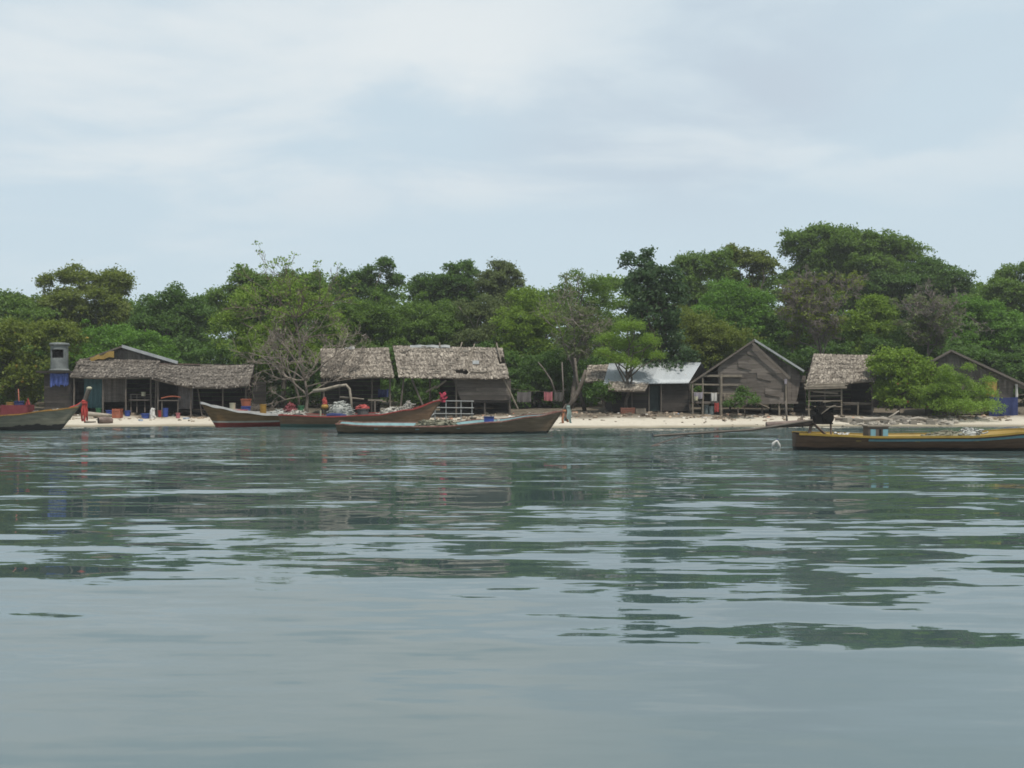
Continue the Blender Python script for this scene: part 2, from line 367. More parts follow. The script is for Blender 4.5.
# ------------------------------------------------------------------ ground and water
def ground():
    xs = sorted(set([-900, -500, -300, -200, -140, -100, -80, -65, -55] + [x * 0.35 for x in range(-140, 141)] + [55, 65, 80, 100, 140, 200, 300, 500, 900]))
    ds = [44, 46, 48] + [49 + 0.25 * i for i in range(57)] + [64 + i for i in range(12)] + [78, 82, 88, 96, 110, 140, 200, 320, 600, 1200, 2500]
    mb = MB()
    for x in xs:
        for d in ds: mb.v.append((x, d, gz(x, d)))
    nd = len(ds)
    for i in range(len(xs) - 1):
        for j in range(nd - 1): mb.f.append((i * nd + j, (i + 1) * nd + j, (i + 1) * nd + j + 1, i * nd + j + 1))
    m, nt, b = new_mat('beach_sand'); L = nt.links
    tc = nt.nodes.new('ShaderNodeTexCoord'); sx = nt.nodes.new('ShaderNodeSeparateXYZ'); L.new(tc.outputs['Object'], sx.inputs[0])
    n = nt.nodes.new('ShaderNodeTexNoise'); n.inputs['Scale'].default_value = 3.5; n.inputs['Detail'].default_value = 8; n.inputs['Roughness'].default_value = 0.7
    L.new(tc.outputs['Object'], n.inputs['Vector'])
    r = ramp(nt, [(0.31, 0.276, 0.222), (0.43, 0.39, 0.322), (0.53, 0.49, 0.408)]); L.new(n.outputs['Fac'], r.inputs[0])
    # litter and soil behind the open beach, also darkened for shade by the huts
    nb = nt.nodes.new('ShaderNodeTexNoise'); nb.inputs['Scale'].default_value = 0.7; nb.inputs['Detail'].default_value = 6; L.new(tc.outputs['Object'], nb.inputs['Vector'])
    ma = nt.nodes.new('ShaderNodeMath'); ma.operation = 'MULTIPLY_ADD'; ma.inputs[1].default_value = 0.35; L.new(nb.outputs['Fac'], ma.inputs[0]); L.new(sx.outputs[2], ma.inputs[2])
    mr = nt.nodes.new('ShaderNodeMapRange'); mr.inputs[1].default_value = 0.50; mr.inputs[2].default_value = 0.66; L.new(ma.outputs[0], mr.inputs[0])
    r2 = ramp(nt, [(0.05, 0.042, 0.03), (0.11, 0.092, 0.068), (0.20, 0.17, 0.13)]); L.new(n.outputs['Fac'], r2.inputs[0])
    mx = nt.nodes.new('ShaderNodeMix'); mx.data_type = 'RGBA'; L.new(mr.outputs[0], mx.inputs[0]); L.new(r.outputs[0], mx.inputs[6]); L.new(r2.outputs[0], mx.inputs[7])
    # wet sand along the water
    mw = nt.nodes.new('ShaderNodeMapRange'); mw.inputs[1].default_value = 0.16; mw.inputs[2].default_value = 0.07
    mz = nt.nodes.new('ShaderNodeMath'); mz.operation = 'MULTIPLY_ADD'; mz.inputs[1].default_value = 0.08; L.new(nb.outputs['Fac'], mz.inputs[0]); L.new(sx.outputs[2], mz.inputs[2]); L.new(mz.outputs[0], mw.inputs[0])
    mx2 = nt.nodes.new('ShaderNodeMix'); mx2.data_type = 'RGBA'; L.new(mw.outputs[0], mx2.inputs[0]); L.new(mx.outputs[2], mx2.inputs[6]); mx2.inputs[7].default_value = (0.20, 0.175, 0.125, 1)
    L.new(mx2.outputs[2], b.inputs['Base Color']); b.inputs['Roughness'].default_value = 0.95; b.inputs['Specular IOR Level'].default_value = 0.15
    bp = nt.nodes.new('ShaderNodeBump'); bp.inputs['Strength'].default_value = 0.6; bp.inputs['Distance'].default_value = 0.06; L.new(n.outputs['Fac'], bp.inputs['Height']); L.new(bp.outputs[0], b.inputs['Normal'])
    o = mb.build('beach', m, smooth=True); tag(o, kind='structure')
ground()

def water():
    m, nt, b = new_mat('sea_water'); L = nt.links
    tc = nt.nodes.new('ShaderNodeTexCoord')
    def slope(sx, sy, off, detail, rough=0.5, dist=0.0):
        mp = nt.nodes.new('ShaderNodeMapping'); mp.inputs['Scale'].default_value = (sx, sy, 1); mp.inputs['Location'].default_value = off
        L.new(tc.outputs['Object'], mp.inputs[0])
        n = nt.nodes.new('ShaderNodeTexNoise'); n.inputs['Scale'].default_value = 1; n.inputs['Detail'].default_value = detail; n.inputs['Roughness'].default_value = rough; n.inputs['Distortion'].default_value = dist
        L.new(mp.outputs[0], n.inputs['Vector'])
        s = nt.nodes.new('ShaderNodeVectorMath'); s.operation = 'SUBTRACT'; s.inputs[1].default_value = (0.5, 0.5, 0.5); L.new(n.outputs['Color'], s.inputs[0])
        return s.outputs[0]
    def vmul(v, k):
        s = nt.nodes.new('ShaderNodeVectorMath'); s.operation = 'MULTIPLY'; L.new(v, s.inputs[0])
        if isinstance(k, tuple): s.inputs[1].default_value = k
        else: L.new(k, s.inputs[1])
        return s.outputs[0]
    def vadd(a, c):
        s = nt.nodes.new('ShaderNodeVectorMath'); L.new(a, s.inputs[0]); L.new(c, s.inputs[1]); return s.outputs[0]
    def vadd_c(a, c):
        s = nt.nodes.new('ShaderNodeVectorMath'); L.new(a, s.inputs[0]); s.inputs[1].default_value = c; return s.outputs[0]
    big = vmul(slope(0.24, 0.80, (5.9, 2.7, 0), 3.5, 0.5), (0.05, WAVE[0], 0))
    mid = vmul(slope(0.48, 2.1, (7.3, 2.2, 0), 4, 0.55), (0.05, WAVE[1], 0))
    mid = vadd(mid, vmul(slope(0.95, 4.6, (3.1, 6.2, 0), 2.0, 0.5), (0.04, WAVE[3], 0)))
    fine = vadd_c(slope(3.0, 8.5, (2.3, 8.2, 0), 3, 0.65), (0, -0.13, 0))
    # ripples grow where the breeze touches the water, out towards the shore
    sp = nt.nodes.new('ShaderNodeSeparateXYZ'); L.new(tc.outputs['Object'], sp.inputs[0])
    br = nt.nodes.new('ShaderNodeMapRange'); br.inputs[1].default_value = 19; br.inputs[2].default_value = 36; br.inputs[3].default_value = 0.07; br.inputs[4].default_value = 1.0; L.new(sp.outputs[1], br.inputs[0])
    mp = nt.nodes.new('ShaderNodeMapping'); mp.inputs['Scale'].default_value = (0.10, 0.30, 1); mp.inputs['Location'].default_value = (4, 1, 0); L.new(tc.outputs['Object'], mp.inputs[0])
    pn = nt.nodes.new('ShaderNodeTexNoise'); pn.inputs['Scale'].default_value = 1; pn.inputs['Detail'].default_value = 3; L.new(mp.outputs[0], pn.inputs['Vector'])
    pr = nt.nodes.new('ShaderNodeMapRange'); pr.inputs[1].default_value = 0.38; pr.inputs[2].default_value = 0.62; pr.inputs[3].default_value = 0.35; pr.inputs[4].default_value = 1.0; L.new(pn.outputs['Fac'], pr.inputs[0])
    pm = nt.nodes.new('ShaderNodeMath'); pm.operation = 'MULTIPLY'; L.new(br.outputs[0], pm.inputs[0]); L.new(pr.outputs[0], pm.inputs[1])
    cbx = nt.nodes.new('ShaderNodeCombineXYZ')
    for k, a in ((0, 0.30), (1, WAVE[2])):
        q = nt.nodes.new('ShaderNodeMath'); q.operation = 'MULTIPLY'; q.inputs[1].default_value = a; L.new(pm.outputs[0], q.inputs[0]); L.new(q.outputs[0], cbx.inputs[k])
    fine = vmul(fine, cbx.outputs[0])
    # long swells are calmer close to the viewer
    nb = nt.nodes.new('ShaderNodeMapRange'); nb.inputs[1].default_value = 4.5; nb.inputs[2].default_value = 8; nb.inputs[3].default_value = 0.42; nb.inputs[4].default_value = 1.0; L.new(sp.outputs[1], nb.inputs[0])
    cb2 = nt.nodes.new('ShaderNodeCombineXYZ'); [L.new(nb.outputs[0], cb2.inputs[k]) for k in range(3)]
    tot = vadd(vmul(vadd(big, mid), cb2.outputs[0]), fine)
    yc = nt.nodes.new('ShaderNodeMath'); yc.operation = 'MAXIMUM'; yc.inputs[1].default_value = 2.0; L.new(sp.outputs[1], yc.inputs[0])
    cp = nt.nodes.new('ShaderNodeMath'); cp.operation = 'DIVIDE'; cp.inputs[0].default_value = 0.95; L.new(yc.outputs[0], cp.inputs[1])
    cq = nt.nodes.new('ShaderNodeMath'); cq.operation = 'SUBTRACT'; cq.inputs[1].default_value = 0.026; L.new(cp.outputs[0], cq.inputs[0])
    st = nt.nodes.new('ShaderNodeSeparateXYZ'); L.new(tot, st.inputs[0])
    mn = nt.nodes.new('ShaderNodeMath'); mn.operation = 'MINIMUM'; L.new(st.outputs[1], mn.inputs[0]); L.new(cq.outputs[0], mn.inputs[1])
    ct = nt.nodes.new('ShaderNodeCombineXYZ'); L.new(st.outputs[0], ct.inputs[0]); L.new(mn.outputs[0], ct.inputs[1]); tot = ct.outputs[0]
    up = nt.nodes.new('ShaderNodeVectorMath'); up.inputs[1].default_value = (0, 0, 1); L.new(tot, up.inputs[0])
    nm = nt.nodes.new('ShaderNodeVectorMath'); nm.operation = 'NORMALIZE'; L.new(up.outputs[0], nm.inputs[0])
    L.new(nm.outputs[0], b.inputs['Normal'])
    b.inputs['Base Color'].default_value = (0.050, 0.080, 0.080, 1)
    b.inputs['Roughness'].default_value = 0.02; b.inputs['IOR'].default_value = 2.55; b.inputs['Specular IOR Level'].default_value = 0.5
    mb = MB(); xs = [-2500, -300, -60, -20, 20, 60, 300, 2500]; ys = [-2500, -200, 0, 20, 40, 56]
    for x in xs:
        for y in ys: mb.v.append((x, y, 0))
    for i in range(len(xs) - 1):
        for j in range(len(ys) - 1): mb.f.append((i * 6 + j, (i + 1) * 6 + j, (i + 1) * 6 + j + 1, i * 6 + j + 1))
    tag(mb.build('water', m), kind='structure')
WAVE = (0.24, 0.25, 0.66, 0.18)
water()

# ------------------------------------------------------------------ plants
def rand_dirs(n):
    v = RNG.normal(size=(n, 3)); return v / np.linalg.norm(v, axis=1, keepdims=True)
def leaves(centers, size, aspect=0.55, up=0.25):
    n = len(centers)
    nor = rand_dirs(n); nor[:, 2] = np.abs(nor[:, 2]) + up; nor /= np.linalg.norm(nor, axis=1, keepdims=True)
    a = np.cross(nor, rand_dirs(n)); a /= np.linalg.norm(a, axis=1, keepdims=True) + 1e-9
    b = np.cross(nor, a)
    l = size * RNG.uniform(0.6, 1.3, (n, 1)); w = l * aspect
    fold = nor * l * 0.16
    V = np.stack([centers - a * l * 0.5, centers + b * w * 0.5 + fold, centers + a * l * 0.5 - fold * 0.8, centers - b * w * 0.5 + fold], axis=1)
    return V
def clump_leaves(clumps, per_m2, size, aspect, flat=0.75):
    out = []
    for (x, y, z, r) in clumps:
        n = max(12, int(per_m2 * r * r))
        d = rand_dirs(n); d[:, 2] = np.where(d[:, 2] < -0.2, -d[:, 2] * 0.8, d[:, 2])
        rad = r * RNG.uniform(0.35, 1.08, (n, 1)) ** 0.6
        rad = np.where(RNG.random((n, 1)) < 0.11, r * RNG.uniform(1.0, 1.5, (n, 1)), rad)
        p = d * rad; p[:, 2] *= flat
        out.append(p + np.array([x, y, z]))
    return leaves(np.concatenate(out), size, aspect)
def lobe_clumps(lobes, d, cr, density=1.0, depth=0.8, dj=0.6):
    cl = []
    for (cx, cy, rx, ry) in lobes:
        c = W(cx, cy, d); k = d / F; ax, az = rx * k, ry * k; ay = max(ax, az) * depth
        off = random.uniform(-dj, dj)
        n = max(5, int(density * 2.6 * (ax * az + ax * ay + ay * az) / (cr * cr) / 3.0 * 1.5))
        for _ in range(n):
            v = Vector(rand_dirs(1)[0])
            if v.z < -0.45 and random.random() < 0.5: v.z = -v.z
            rr = random.uniform(0.35, 1.0) ** 0.5
            e = mnoise.noise((v.x * 1.9 + cx, v.y * 1.9, v.z * 1.9 + cy)) * 0.42 + (random.uniform(0.05, 0.22) if v.z > 0 and random.random() < 0.12 else 0)
            q = rr * (0.88 + e)
            r = cr * random.uniform(0.5, 1.35)
            shx, shy, shz = [max(0.15, 1 - r * 0.75 / max(a_, 0.1)) for a_ in (ax, ay, az)]
            cl.append((c.x + v.x * ax * q * max(shx, 0.4), c.y + off + v.y * ay * q * max(shy, 0.4), c.z + v.z * az * q * max(shz, 0.4), r))
    return cl
def limb_path(a, b, n=4, wob=0.12, droop=0.0):
    a, b = Vector(a), Vector(b); Ln = (b - a).length; pts = []
    for i in range(n + 1):
        t = i / n; p = a.lerp(b, t)
        w = math.sin(math.pi * t) * wob * Ln
        p += Vector((random.uniform(-w, w), random.uniform(-w, w), random.uniform(-w, w) * 0.5 + math.sin(math.pi * t) * droop * Ln))
        pts.append(p)
    return pts
def make_trunk(mb, base, top, r0, clumps, nlimb, forks=1):
    pts = limb_path(base, top, 6, 0.05)
    pts[0] = Vector(base) - Vector((0, 0, 0.3))
    rad = [r0 * (1.25 if i == 0 else 1) * (1 - 0.65 * i / 6) for i in range(7)]
    mb.tube(pts, rad, 8)
    for c in random.sample(clumps, min(nlimb, len(clumps))):
        i = random.randint(2, 6); s = pts[i]
        e = Vector(c[:3])
        if e.z < s.z - 0.5: i = 2; s = pts[2]
        lp = limb_path(s, e, 4, 0.10, 0.05); rr = rad[i] * random.uniform(0.45, 0.7)
        mb.tube(lp, [rr * (1 - 0.8 * k / 4) + 0.012 for k in range(5)], 5)
TREES = 'trees behind the beach huts'
def tree(name, label, base, lobes, d, fol, leaf=0.30, cr=0.75, per=150, trunk=0.2, bark=None, nlimb=14, density=1.0, aspect=0.55, group=None, cat='tree', depth=0.8, base_d=None, topfrac=None, flowers=None, flat=0.92):
    bx = XX(base[0], d); bz = gz(bx, d) if base[1] is None else ZZ(base[1], d)
    root = thing(name, label, cat, (bx, d, bz), group=group)
    if group == TREES:
        x0 = min(l[0] - l[2] for l in lobes); x1 = max(l[0] + l[2] for l in lobes); yb = max(l[1] for l in lobes)
        sc = 1.16; lobes = [(cx, cy + 0.42 * ry, rx * sc, ry * 1.48) for cx, cy, rx, ry in lobes]
        lobes.append(((x0 + x1) / 2, (yb + 378) / 2, (x1 - x0) * 0.42, max(14, (378 - yb) / 2 + 6)))
        leaf *= 0.70; per *= 2.1; cr *= 0.85; density *= 1.15
    else:
        lobes = [(cx, cy + 0.05 * ry, rx * 1.25, ry * 1.22) for cx, cy, rx, ry in lobes]
    cl = lobe_clumps(lobes, d, cr, density, depth)
    quads_obj('crown', clump_leaves(cl, per, leaf, aspect, flat), FOL[fol], root)
    zs = [c[2] for c in cl]; tz = lerp(min(zs), max(zs), 0.6 if topfrac is None else topfrac)
    mx = sum(c[0] for c in cl) / len(cl); my = sum(c[1] for c in cl) / len(cl)
    mb = MB(); make_trunk(mb, (bx, d, bz), (lerp(bx, mx, 0.8), lerp(d, my, 0.8), tz), trunk, cl, nlimb)
    mb.build('trunk', bark or BARK, root, smooth=True)
    if flowers:
        nf, fm, fs = flowers
        pts = []
        for _ in range(nf):
            c = random.choice(cl); v = rand_dirs(1)[0]; v[1] = -abs(v[1]); pts.append(np.array(c[:3]) + v * c[3] * 1.02)
        quads_obj('flower', np.concatenate([leaves(np.array(pts), fs, 0.9, -0.3), leaves(np.array(pts), fs, 0.9, -0.3)]), fm, root)['kind'] = 'stuff'
    return root

def twigs(mb, start, direction, length, rad, level, maxlevel, spread=0.7, up=0.15, count=(3, 5), tips=None):
    n = 4 if level < maxlevel else 2
    p = Vector(start); dv = Vector(direction).normalized(); pts = [p.copy()]
    for i in range(n):
        dv = (dv + Vector((random.gauss(0, 0.16), random.gauss(0, 0.16), random.gauss(0, 0.13) + up * 0.15))).normalized()
        p = p + dv * length / n; pts.append(p.copy())
    mb.tube(pts, [max(0.009, rad * (1 - 0.55 * i / n)) for i in range(n + 1)], 6 if level == 0 else (4 if level < 3 else 3), cap=False)
    if level >= maxlevel:
        if tips is not None: tips.append(tuple(p))
        return
    for k in range(random.randint(*count)):
        t = random.uniform(0.3, 1.0); i = min(n - 1, int(t * n)); s = pts[i].lerp(pts[i + 1], t * n - i)
        o = Vector(rand_dirs(1)[0]); o = (o - dv * o.dot(dv)).normalized()
        nd = (dv * (1 - spread * 0.5) + o * spread + Vector((0, 0, up))).normalized()
        twigs(mb, s, nd, length * random.uniform(0.42, 0.66), rad * 0.55, level + 1, maxlevel, spread, up, count, tips)
def bare_tree(name, label, base_px, d, starts, mat, levels=4, trunk_r=0.15, trunk_top=None, count=(3, 5), spread=0.75, up=0.1, leafage=None, group=None, rad=0.07):
    bx = XX(base_px, d); bz = gz(bx, d)
    root = thing(name, label, 'tree', (bx, d, bz), group=group)
    tt = trunk_top
    mb = MB(); mb.tube(limb_path((bx, d, bz - 0.3), tt, 5, 0.05), [trunk_r * (1.2 - 0.6 * i / 5) for i in range(6)], 8); mb.build('trunk', BARK, root, smooth=True)
    cm = MB(); tips = []
    for (tx, ty, tdd, ln) in starts:
        e = W(tx, ty, d + tdd); s = Vector(tt) if random.random() < 0.55 else Vector((bx, d, bz)).lerp(Vector(tt), random.uniform(0.6, 1))
        twigs(cm, s, e - s, (e - s).length * ln * 0.86, rad, 0, levels, spread, up, count, tips)
    cm.build('crown', mat, root)
    if leafage:
        fol, frac, per, size = leafage
        c = [(*t, 0.32) for t in tips if random.random() < frac]
        if c: quads_obj('foliage', clump_leaves(c, per, size, 0.55), FOL[fol], root)
    return root

# ---- far mass of the wood and the thicket under the trees (nobody could count these)
def mass(name, label, rows, fol, leaf, per, cr, cat):
    cl = []
    for (px0, px1, ytop_fn, d0, d1, n) in rows:
        for _ in range(n):
            px = random.uniform(px0, px1); d = random.uniform(d0, d1); x = XX(px, d); g = gz(x, d)
            top = ZZ(ytop_fn(px) + 14 * mnoise.noise((px * 0.03, d * 0.2, 1)), d)
            z = g + (max(0.5, top - g)) * random.uniform(0.02, 1) ** 1.0
            cl.append((x, d, z, cr * random.uniform(0.6, 1.3)))
    o = quads_obj(name, clump_leaves(cl, per, leaf, 0.6), FOL[fol]); tag(o, label, cat, kind='stuff')
top_far = lambda px: interp([(-300, 300), (0, 303), (60, 300), (140, 308), (210, 305), (330, 287), (400, 293), (545, 294), (620, 280), (700, 284), (770, 278), (850, 268), (960, 286), (1300, 290)], px)
mass('woodland', 'deep green woodland filling the gaps far behind the huts', [(-260, 1290, top_far, 86, 98, 3200), (-100, 1120, lambda px: 325, 80, 84, 700)], 'mid', 0.30, 150, 0.9, 'woodland')
top_low = lambda px: interp([(-300, 345), (0, 350), (200, 345), (300, 362), (330, 358), (510, 352), (600, 365), (690, 360), (760, 352), (860, 352), (1000, 345), (1300, 345)], px)
mass('undergrowth', 'dark tangled undergrowth behind the huts at the foot of the trees', [(-260, 1290, top_low, 64.5, 71, 2600)], 'dark', 0.24, 170, 0.62, 'undergrowth')

T = tree
T('broadleaf_tree', 'yellowish green tree rising beside the wide flat-topped tree, behind the blue-draped shed', (10, None), [(3, 308, 34, 24), (28, 322, 32, 26), (15, 350, 45, 40)], 74, 'mid', group=TREES)
T('broadleaf_tree', 'wide flat-topped tree with layered crown and sky gaps above the thatched gable hut', (88, None), [(72, 274, 22, 10), (112, 279, 24, 13), (46, 281, 10, 8), (92, 298, 40, 20), (65, 312, 40, 22), (122, 318, 24, 20), (85, 350, 60, 36)], 78, 'olive', trunk=0.3, cr=0.7, group=TREES)
T('broadleaf_tree', 'dense dark green rounded tree between the flat-topped tree and the twiggy tree', (170, None), [(177, 299, 18, 14), (153, 312, 24, 18), (196, 314, 20, 20), (168, 335, 44, 28)], 72, 'dark', group=TREES)
T('broadleaf_tree', 'low mid-green tree directly behind the gable of the thatched hut', (115, None), [(110, 346, 42, 24), (75, 352, 30, 20), (150, 350, 30, 22)], 66, 'bright', cr=0.6, leaf=0.24, per=210, group=TREES)
T('broadleaf_tree', 'grey-green rounded treetop standing behind the bare-twigged tree', (245, None), [(243, 276, 14, 15), (262, 292, 26, 22), (228, 300, 22, 20), (300, 282, 28, 16), (285, 300, 35, 22)], 76, 'mid', cr=0.65, group=TREES)
T('broadleaf_tree', 'dark tree whose crown ends in a loose airy tuft between two gaps of sky', (368, None), [(350, 280, 22, 13), (385, 264, 12, 9), (394, 278, 12, 8), (368, 292, 34, 14), (372, 272, 12, 9)], 82, 'dark', cr=0.55, leaf=0.26, per=180, group=TREES)
T('broadleaf_tree', 'fine-leaved bluish green tree behind the thatched shelter with the bag on its ridge', (350, None), [(350, 318, 40, 24), (330, 335, 35, 26), (372, 330, 36, 36)], 70, 'mid', leaf=0.22, per=230, cr=0.6, group=TREES)
T('broadleaf_tree', 'dark rounded tree with a smooth dome, above the middle of the torn thatch roof', (440, None), [(436, 283, 26, 13), (463, 271, 20, 11), (450, 290, 38, 16)], 82, 'dark', cr=0.6, group=TREES)
T('broadleaf_tree', 'tree with a feathery plume-like top that rises above the dome-shaped tree', (503, None), [(502, 266, 13, 11), (512, 276, 13, 13), (492, 280, 20, 14), (505, 295, 26, 18)], 80, 'grey', cr=0.55, leaf=0.26, per=170, group=TREES)
T('mangrove_tree', 'fine-leaved mangrove tree behind the ridge of the torn thatch roof', (425, None), [(418, 318, 34, 28), (440, 335, 36, 34), (400, 335, 26, 30)], 71, 'mid', leaf=0.22, per=230, cr=0.6, group=TREES)
T('mangrove_tree', 'pale-stemmed slim mangrove between the torn thatch roof and the yellowish mangrove', (480, None), [(480, 318, 32, 24), (475, 345, 34, 30)], 70, 'grey', leaf=0.22, per=210, cr=0.6, bark=PALEBARK, group=TREES)
T('mangrove_tree', 'yellowish green rounded mangrove standing past the frayed end of the torn roof', (528, None), [(527, 302, 22, 20), (538, 325, 26, 26), (515, 330, 25, 30), (530, 358, 34, 30)], 68, 'yellow', leaf=0.22, per=220, cr=0.6, group=TREES)
T('mangrove_tree', 'deep green leafy mangrove low behind the washing line', (525, None), [(530, 380, 30, 24), (548, 370, 24, 24), (512, 385, 18, 20)], 64, 'dark', leaf=0.22, per=230, cr=0.55, group=TREES)
T('broadleaf_tree', 'half-bare greyish tree with thin foliage beside the tall dark big-leaved tree', (575, None), [(578, 282, 24, 13), (600, 290, 20, 16), (560, 300, 16, 18), (605, 318, 26, 26)], 70, 'mid', leaf=0.22, per=110, cr=0.6, density=0.8, group=TREES)
T('broadleaf_tree', 'row-end tree with a broken leafy top just past the tall big-leaved tree', (700, None), [(700, 264, 22, 13), (722, 262, 16, 13), (690, 285, 26, 18), (683, 262, 12, 10)], 84, 'mid', cr=0.6, group=TREES)
T('broadleaf_tree', 'spreading tree with bare stems under its crown showing chinks of sky', (742, None), [(735, 252, 14, 8), (750, 258, 24, 10), (720, 272, 20, 9), (765, 266, 18, 12)], 86, 'olive', cr=0.55, nlimb=26, trunk=0.22, group=TREES)
T('broadleaf_tree', 'mid-green tree behind the peak of the plank stilt house', (728, None), [(735, 295, 30, 20), (715, 312, 28, 22), (755, 310, 30, 24), (740, 335, 45, 25)], 74, 'bright', cr=0.65, leaf=0.26, per=180, group=TREES)
T('broadleaf_tree', 'olive bushy tree between the tin-roofed hut and the plank stilt house', (712, None), [(705, 345, 28, 26), (728, 340, 26, 22), (690, 330, 22, 24), (722, 362, 24, 20)], 66, 'olive', cr=0.55, leaf=0.22, per=200, group=TREES)
T('broadleaf_tree', 'tallest and widest tree, its dome crowning the whole wood', (830, None), [(820, 233, 22, 10), (800, 242, 24, 14), (845, 242, 34, 14), (880, 244, 30, 13), (860, 262, 50, 18), (905, 256, 26, 14), (820, 265, 40, 22)], 88, 'mid', cr=0.8, leaf=0.34, per=130, trunk=0.35, group=TREES)
T('broadleaf_tree', 'dark tree that carries the skyline down from the tallest dome', (925, None), [(930, 268, 24, 13), (945, 278, 24, 13), (915, 285, 36, 16), (960, 292, 22, 16), (885, 285, 26, 16)], 84, 'dark', cr=0.7, nlimb=20, group=TREES)
T('broadleaf_tree', 'small bright green round-topped tree above the little stilted thatch hut', (876, None), [(874, 303, 17, 12), (858, 318, 16, 13), (888, 318, 17, 13), (876, 330, 28, 12)], 66, 'yellow', leaf=0.22, per=240, cr=0.5, group=TREES)
T('broadleaf_tree', 'leafy tree with a jagged top behind the hut with the blue tarpaulin', (1010, None), [(1008, 272, 14, 11), (1025, 268, 14, 9), (1000, 292, 26, 18), (1030, 300, 30, 28), (985, 305, 22, 16)], 78, 'mid', cr=0.55, leaf=0.28, group=TREES)
T('broadleaf_tree', 'deep green broad tree close behind the roof of the hut with the blue tarpaulin', (985, None), [(968, 312, 24, 22), (995, 325, 32, 28), (965, 340, 30, 25), (1015, 350, 35, 32)], 70, 'bright', cr=0.65, leaf=0.26, per=180, group=TREES)
T('broadleaf_tree', 'dark green tree between the small bright tree and the grey leafless thicket', (905, None), [(900, 342, 24, 18), (880, 350, 26, 18), (925, 350, 24, 16)], 65, 'dark', cr=0.55, leaf=0.22, per=220, group=TREES)
T('broadleaf_tree', 'shadowy tree behind the leafless grey tree and the plank stilt house', (800, None), [(790, 330, 28, 30), (818, 350, 30, 30), (840, 340, 24, 28)], 74, 'dark', cr=0.65, group=TREES)
T('broadleaf_tree', 'tall bluish dark tree with large leaves and a straight trunk by the tin-roofed hut', (659, 410), [(633, 258, 13, 10), (648, 256, 7, 13), (655, 274, 26, 13), (640, 285, 24, 16), (668, 292, 26, 18), (650, 312, 30, 18), (668, 332, 24, 18), (655, 350, 22, 16), (682, 355, 18, 10), (660, 368, 18, 8)], 60, 'blue', leaf=0.34, per=75, cr=0.55, trunk=0.17, density=0.9, nlimb=30, topfrac=0.9, group=TREES)
T('feathery_tree', 'small light green feathery tree with a forked trunk in front of the tin roof', (626, 411), [(610, 341, 12, 9), (630, 329, 14, 9), (650, 343, 12, 10), (624, 347, 14, 9), (602, 355, 9, 7), (640, 356, 14, 9), (618, 361, 12, 7), (656, 358, 7, 6), (632, 366, 9, 5)], 57.2, 'feather', leaf=0.13, per=600, cr=0.42, trunk=0.11, nlimb=16, aspect=0.3, topfrac=0.45, density=1.5)
T('flowering_bush', 'big olive bush with scattered yellow flowers beside the blue-draped shed', (20, None), [(20, 345, 42, 30), (55, 340, 26, 22), (8, 385, 36, 30), (30, 380, 26, 26), (-20, 365, 40, 45)], 60, 'olive', leaf=0.20, per=240, cr=0.5, trunk=0.1, cat='bush', flowers=(60, YELLOW, 0.16))
T('flowering_bush', 'dark leafy bush with orange blossoms crowding the little stilted thatch hut', (898, None), [(893, 368, 24, 20), (886, 362, 16, 12), (905, 393, 28, 22), (883, 396, 14, 18), (928, 384, 22, 22), (915, 366, 20, 14), (905, 356, 12, 7)], 56.5, 'yellow', leaf=0.17, per=260, cr=0.40, density=1.3, trunk=0.09, cat='bush', flowers=(26, ORANGE, 0.17))
T('mangrove_bush', 'rounded yellow-green bush on the sand next to the blue tarpaulin', (958, None), [(958, 391, 26, 18), (938, 397, 20, 17), (978, 397, 16, 16), (960, 408, 34, 10), (950, 380, 16, 10), (942, 372, 5, 8), (964, 370, 6, 7), (986, 384, 5, 8)], 55.5, 'feather', leaf=0.12, per=560, cr=0.36, density=1.3, trunk=0.07, aspect=0.35, cat='bush')
T('mangrove_bush', 'small dark green bush growing up against the plank stilt house', (745, 412), [(745, 396, 11, 9), (737, 402, 7, 7), (752, 402, 6, 7), (727, 405, 6, 5)], 55.6, 'dark', leaf=0.13, per=420, cr=0.24, trunk=0.03, cat='bush')
T('mangrove_bush', 'dark bush at the thatched end of the tin-roofed hut', (605, 411), [(603, 392, 13, 11), (613, 398, 10, 10), (592, 398, 8, 9)], 57, 'dark', leaf=0.15, per=380, cr=0.3, trunk=0.05, cat='bush')
T('broadleaf_tree', 'loose yellowish green tree wrapped round the bare brown twigs by the sagging shelter', (285, None), [(285, 288, 26, 14), (248, 296, 22, 14), (320, 303, 22, 14), (230, 320, 24, 16), (292, 318, 36, 16), (335, 330, 18, 12), (258, 335, 30, 14)], 65, 'yellow', leaf=0.25, per=110, cr=0.6, density=0.6, group=TREES)
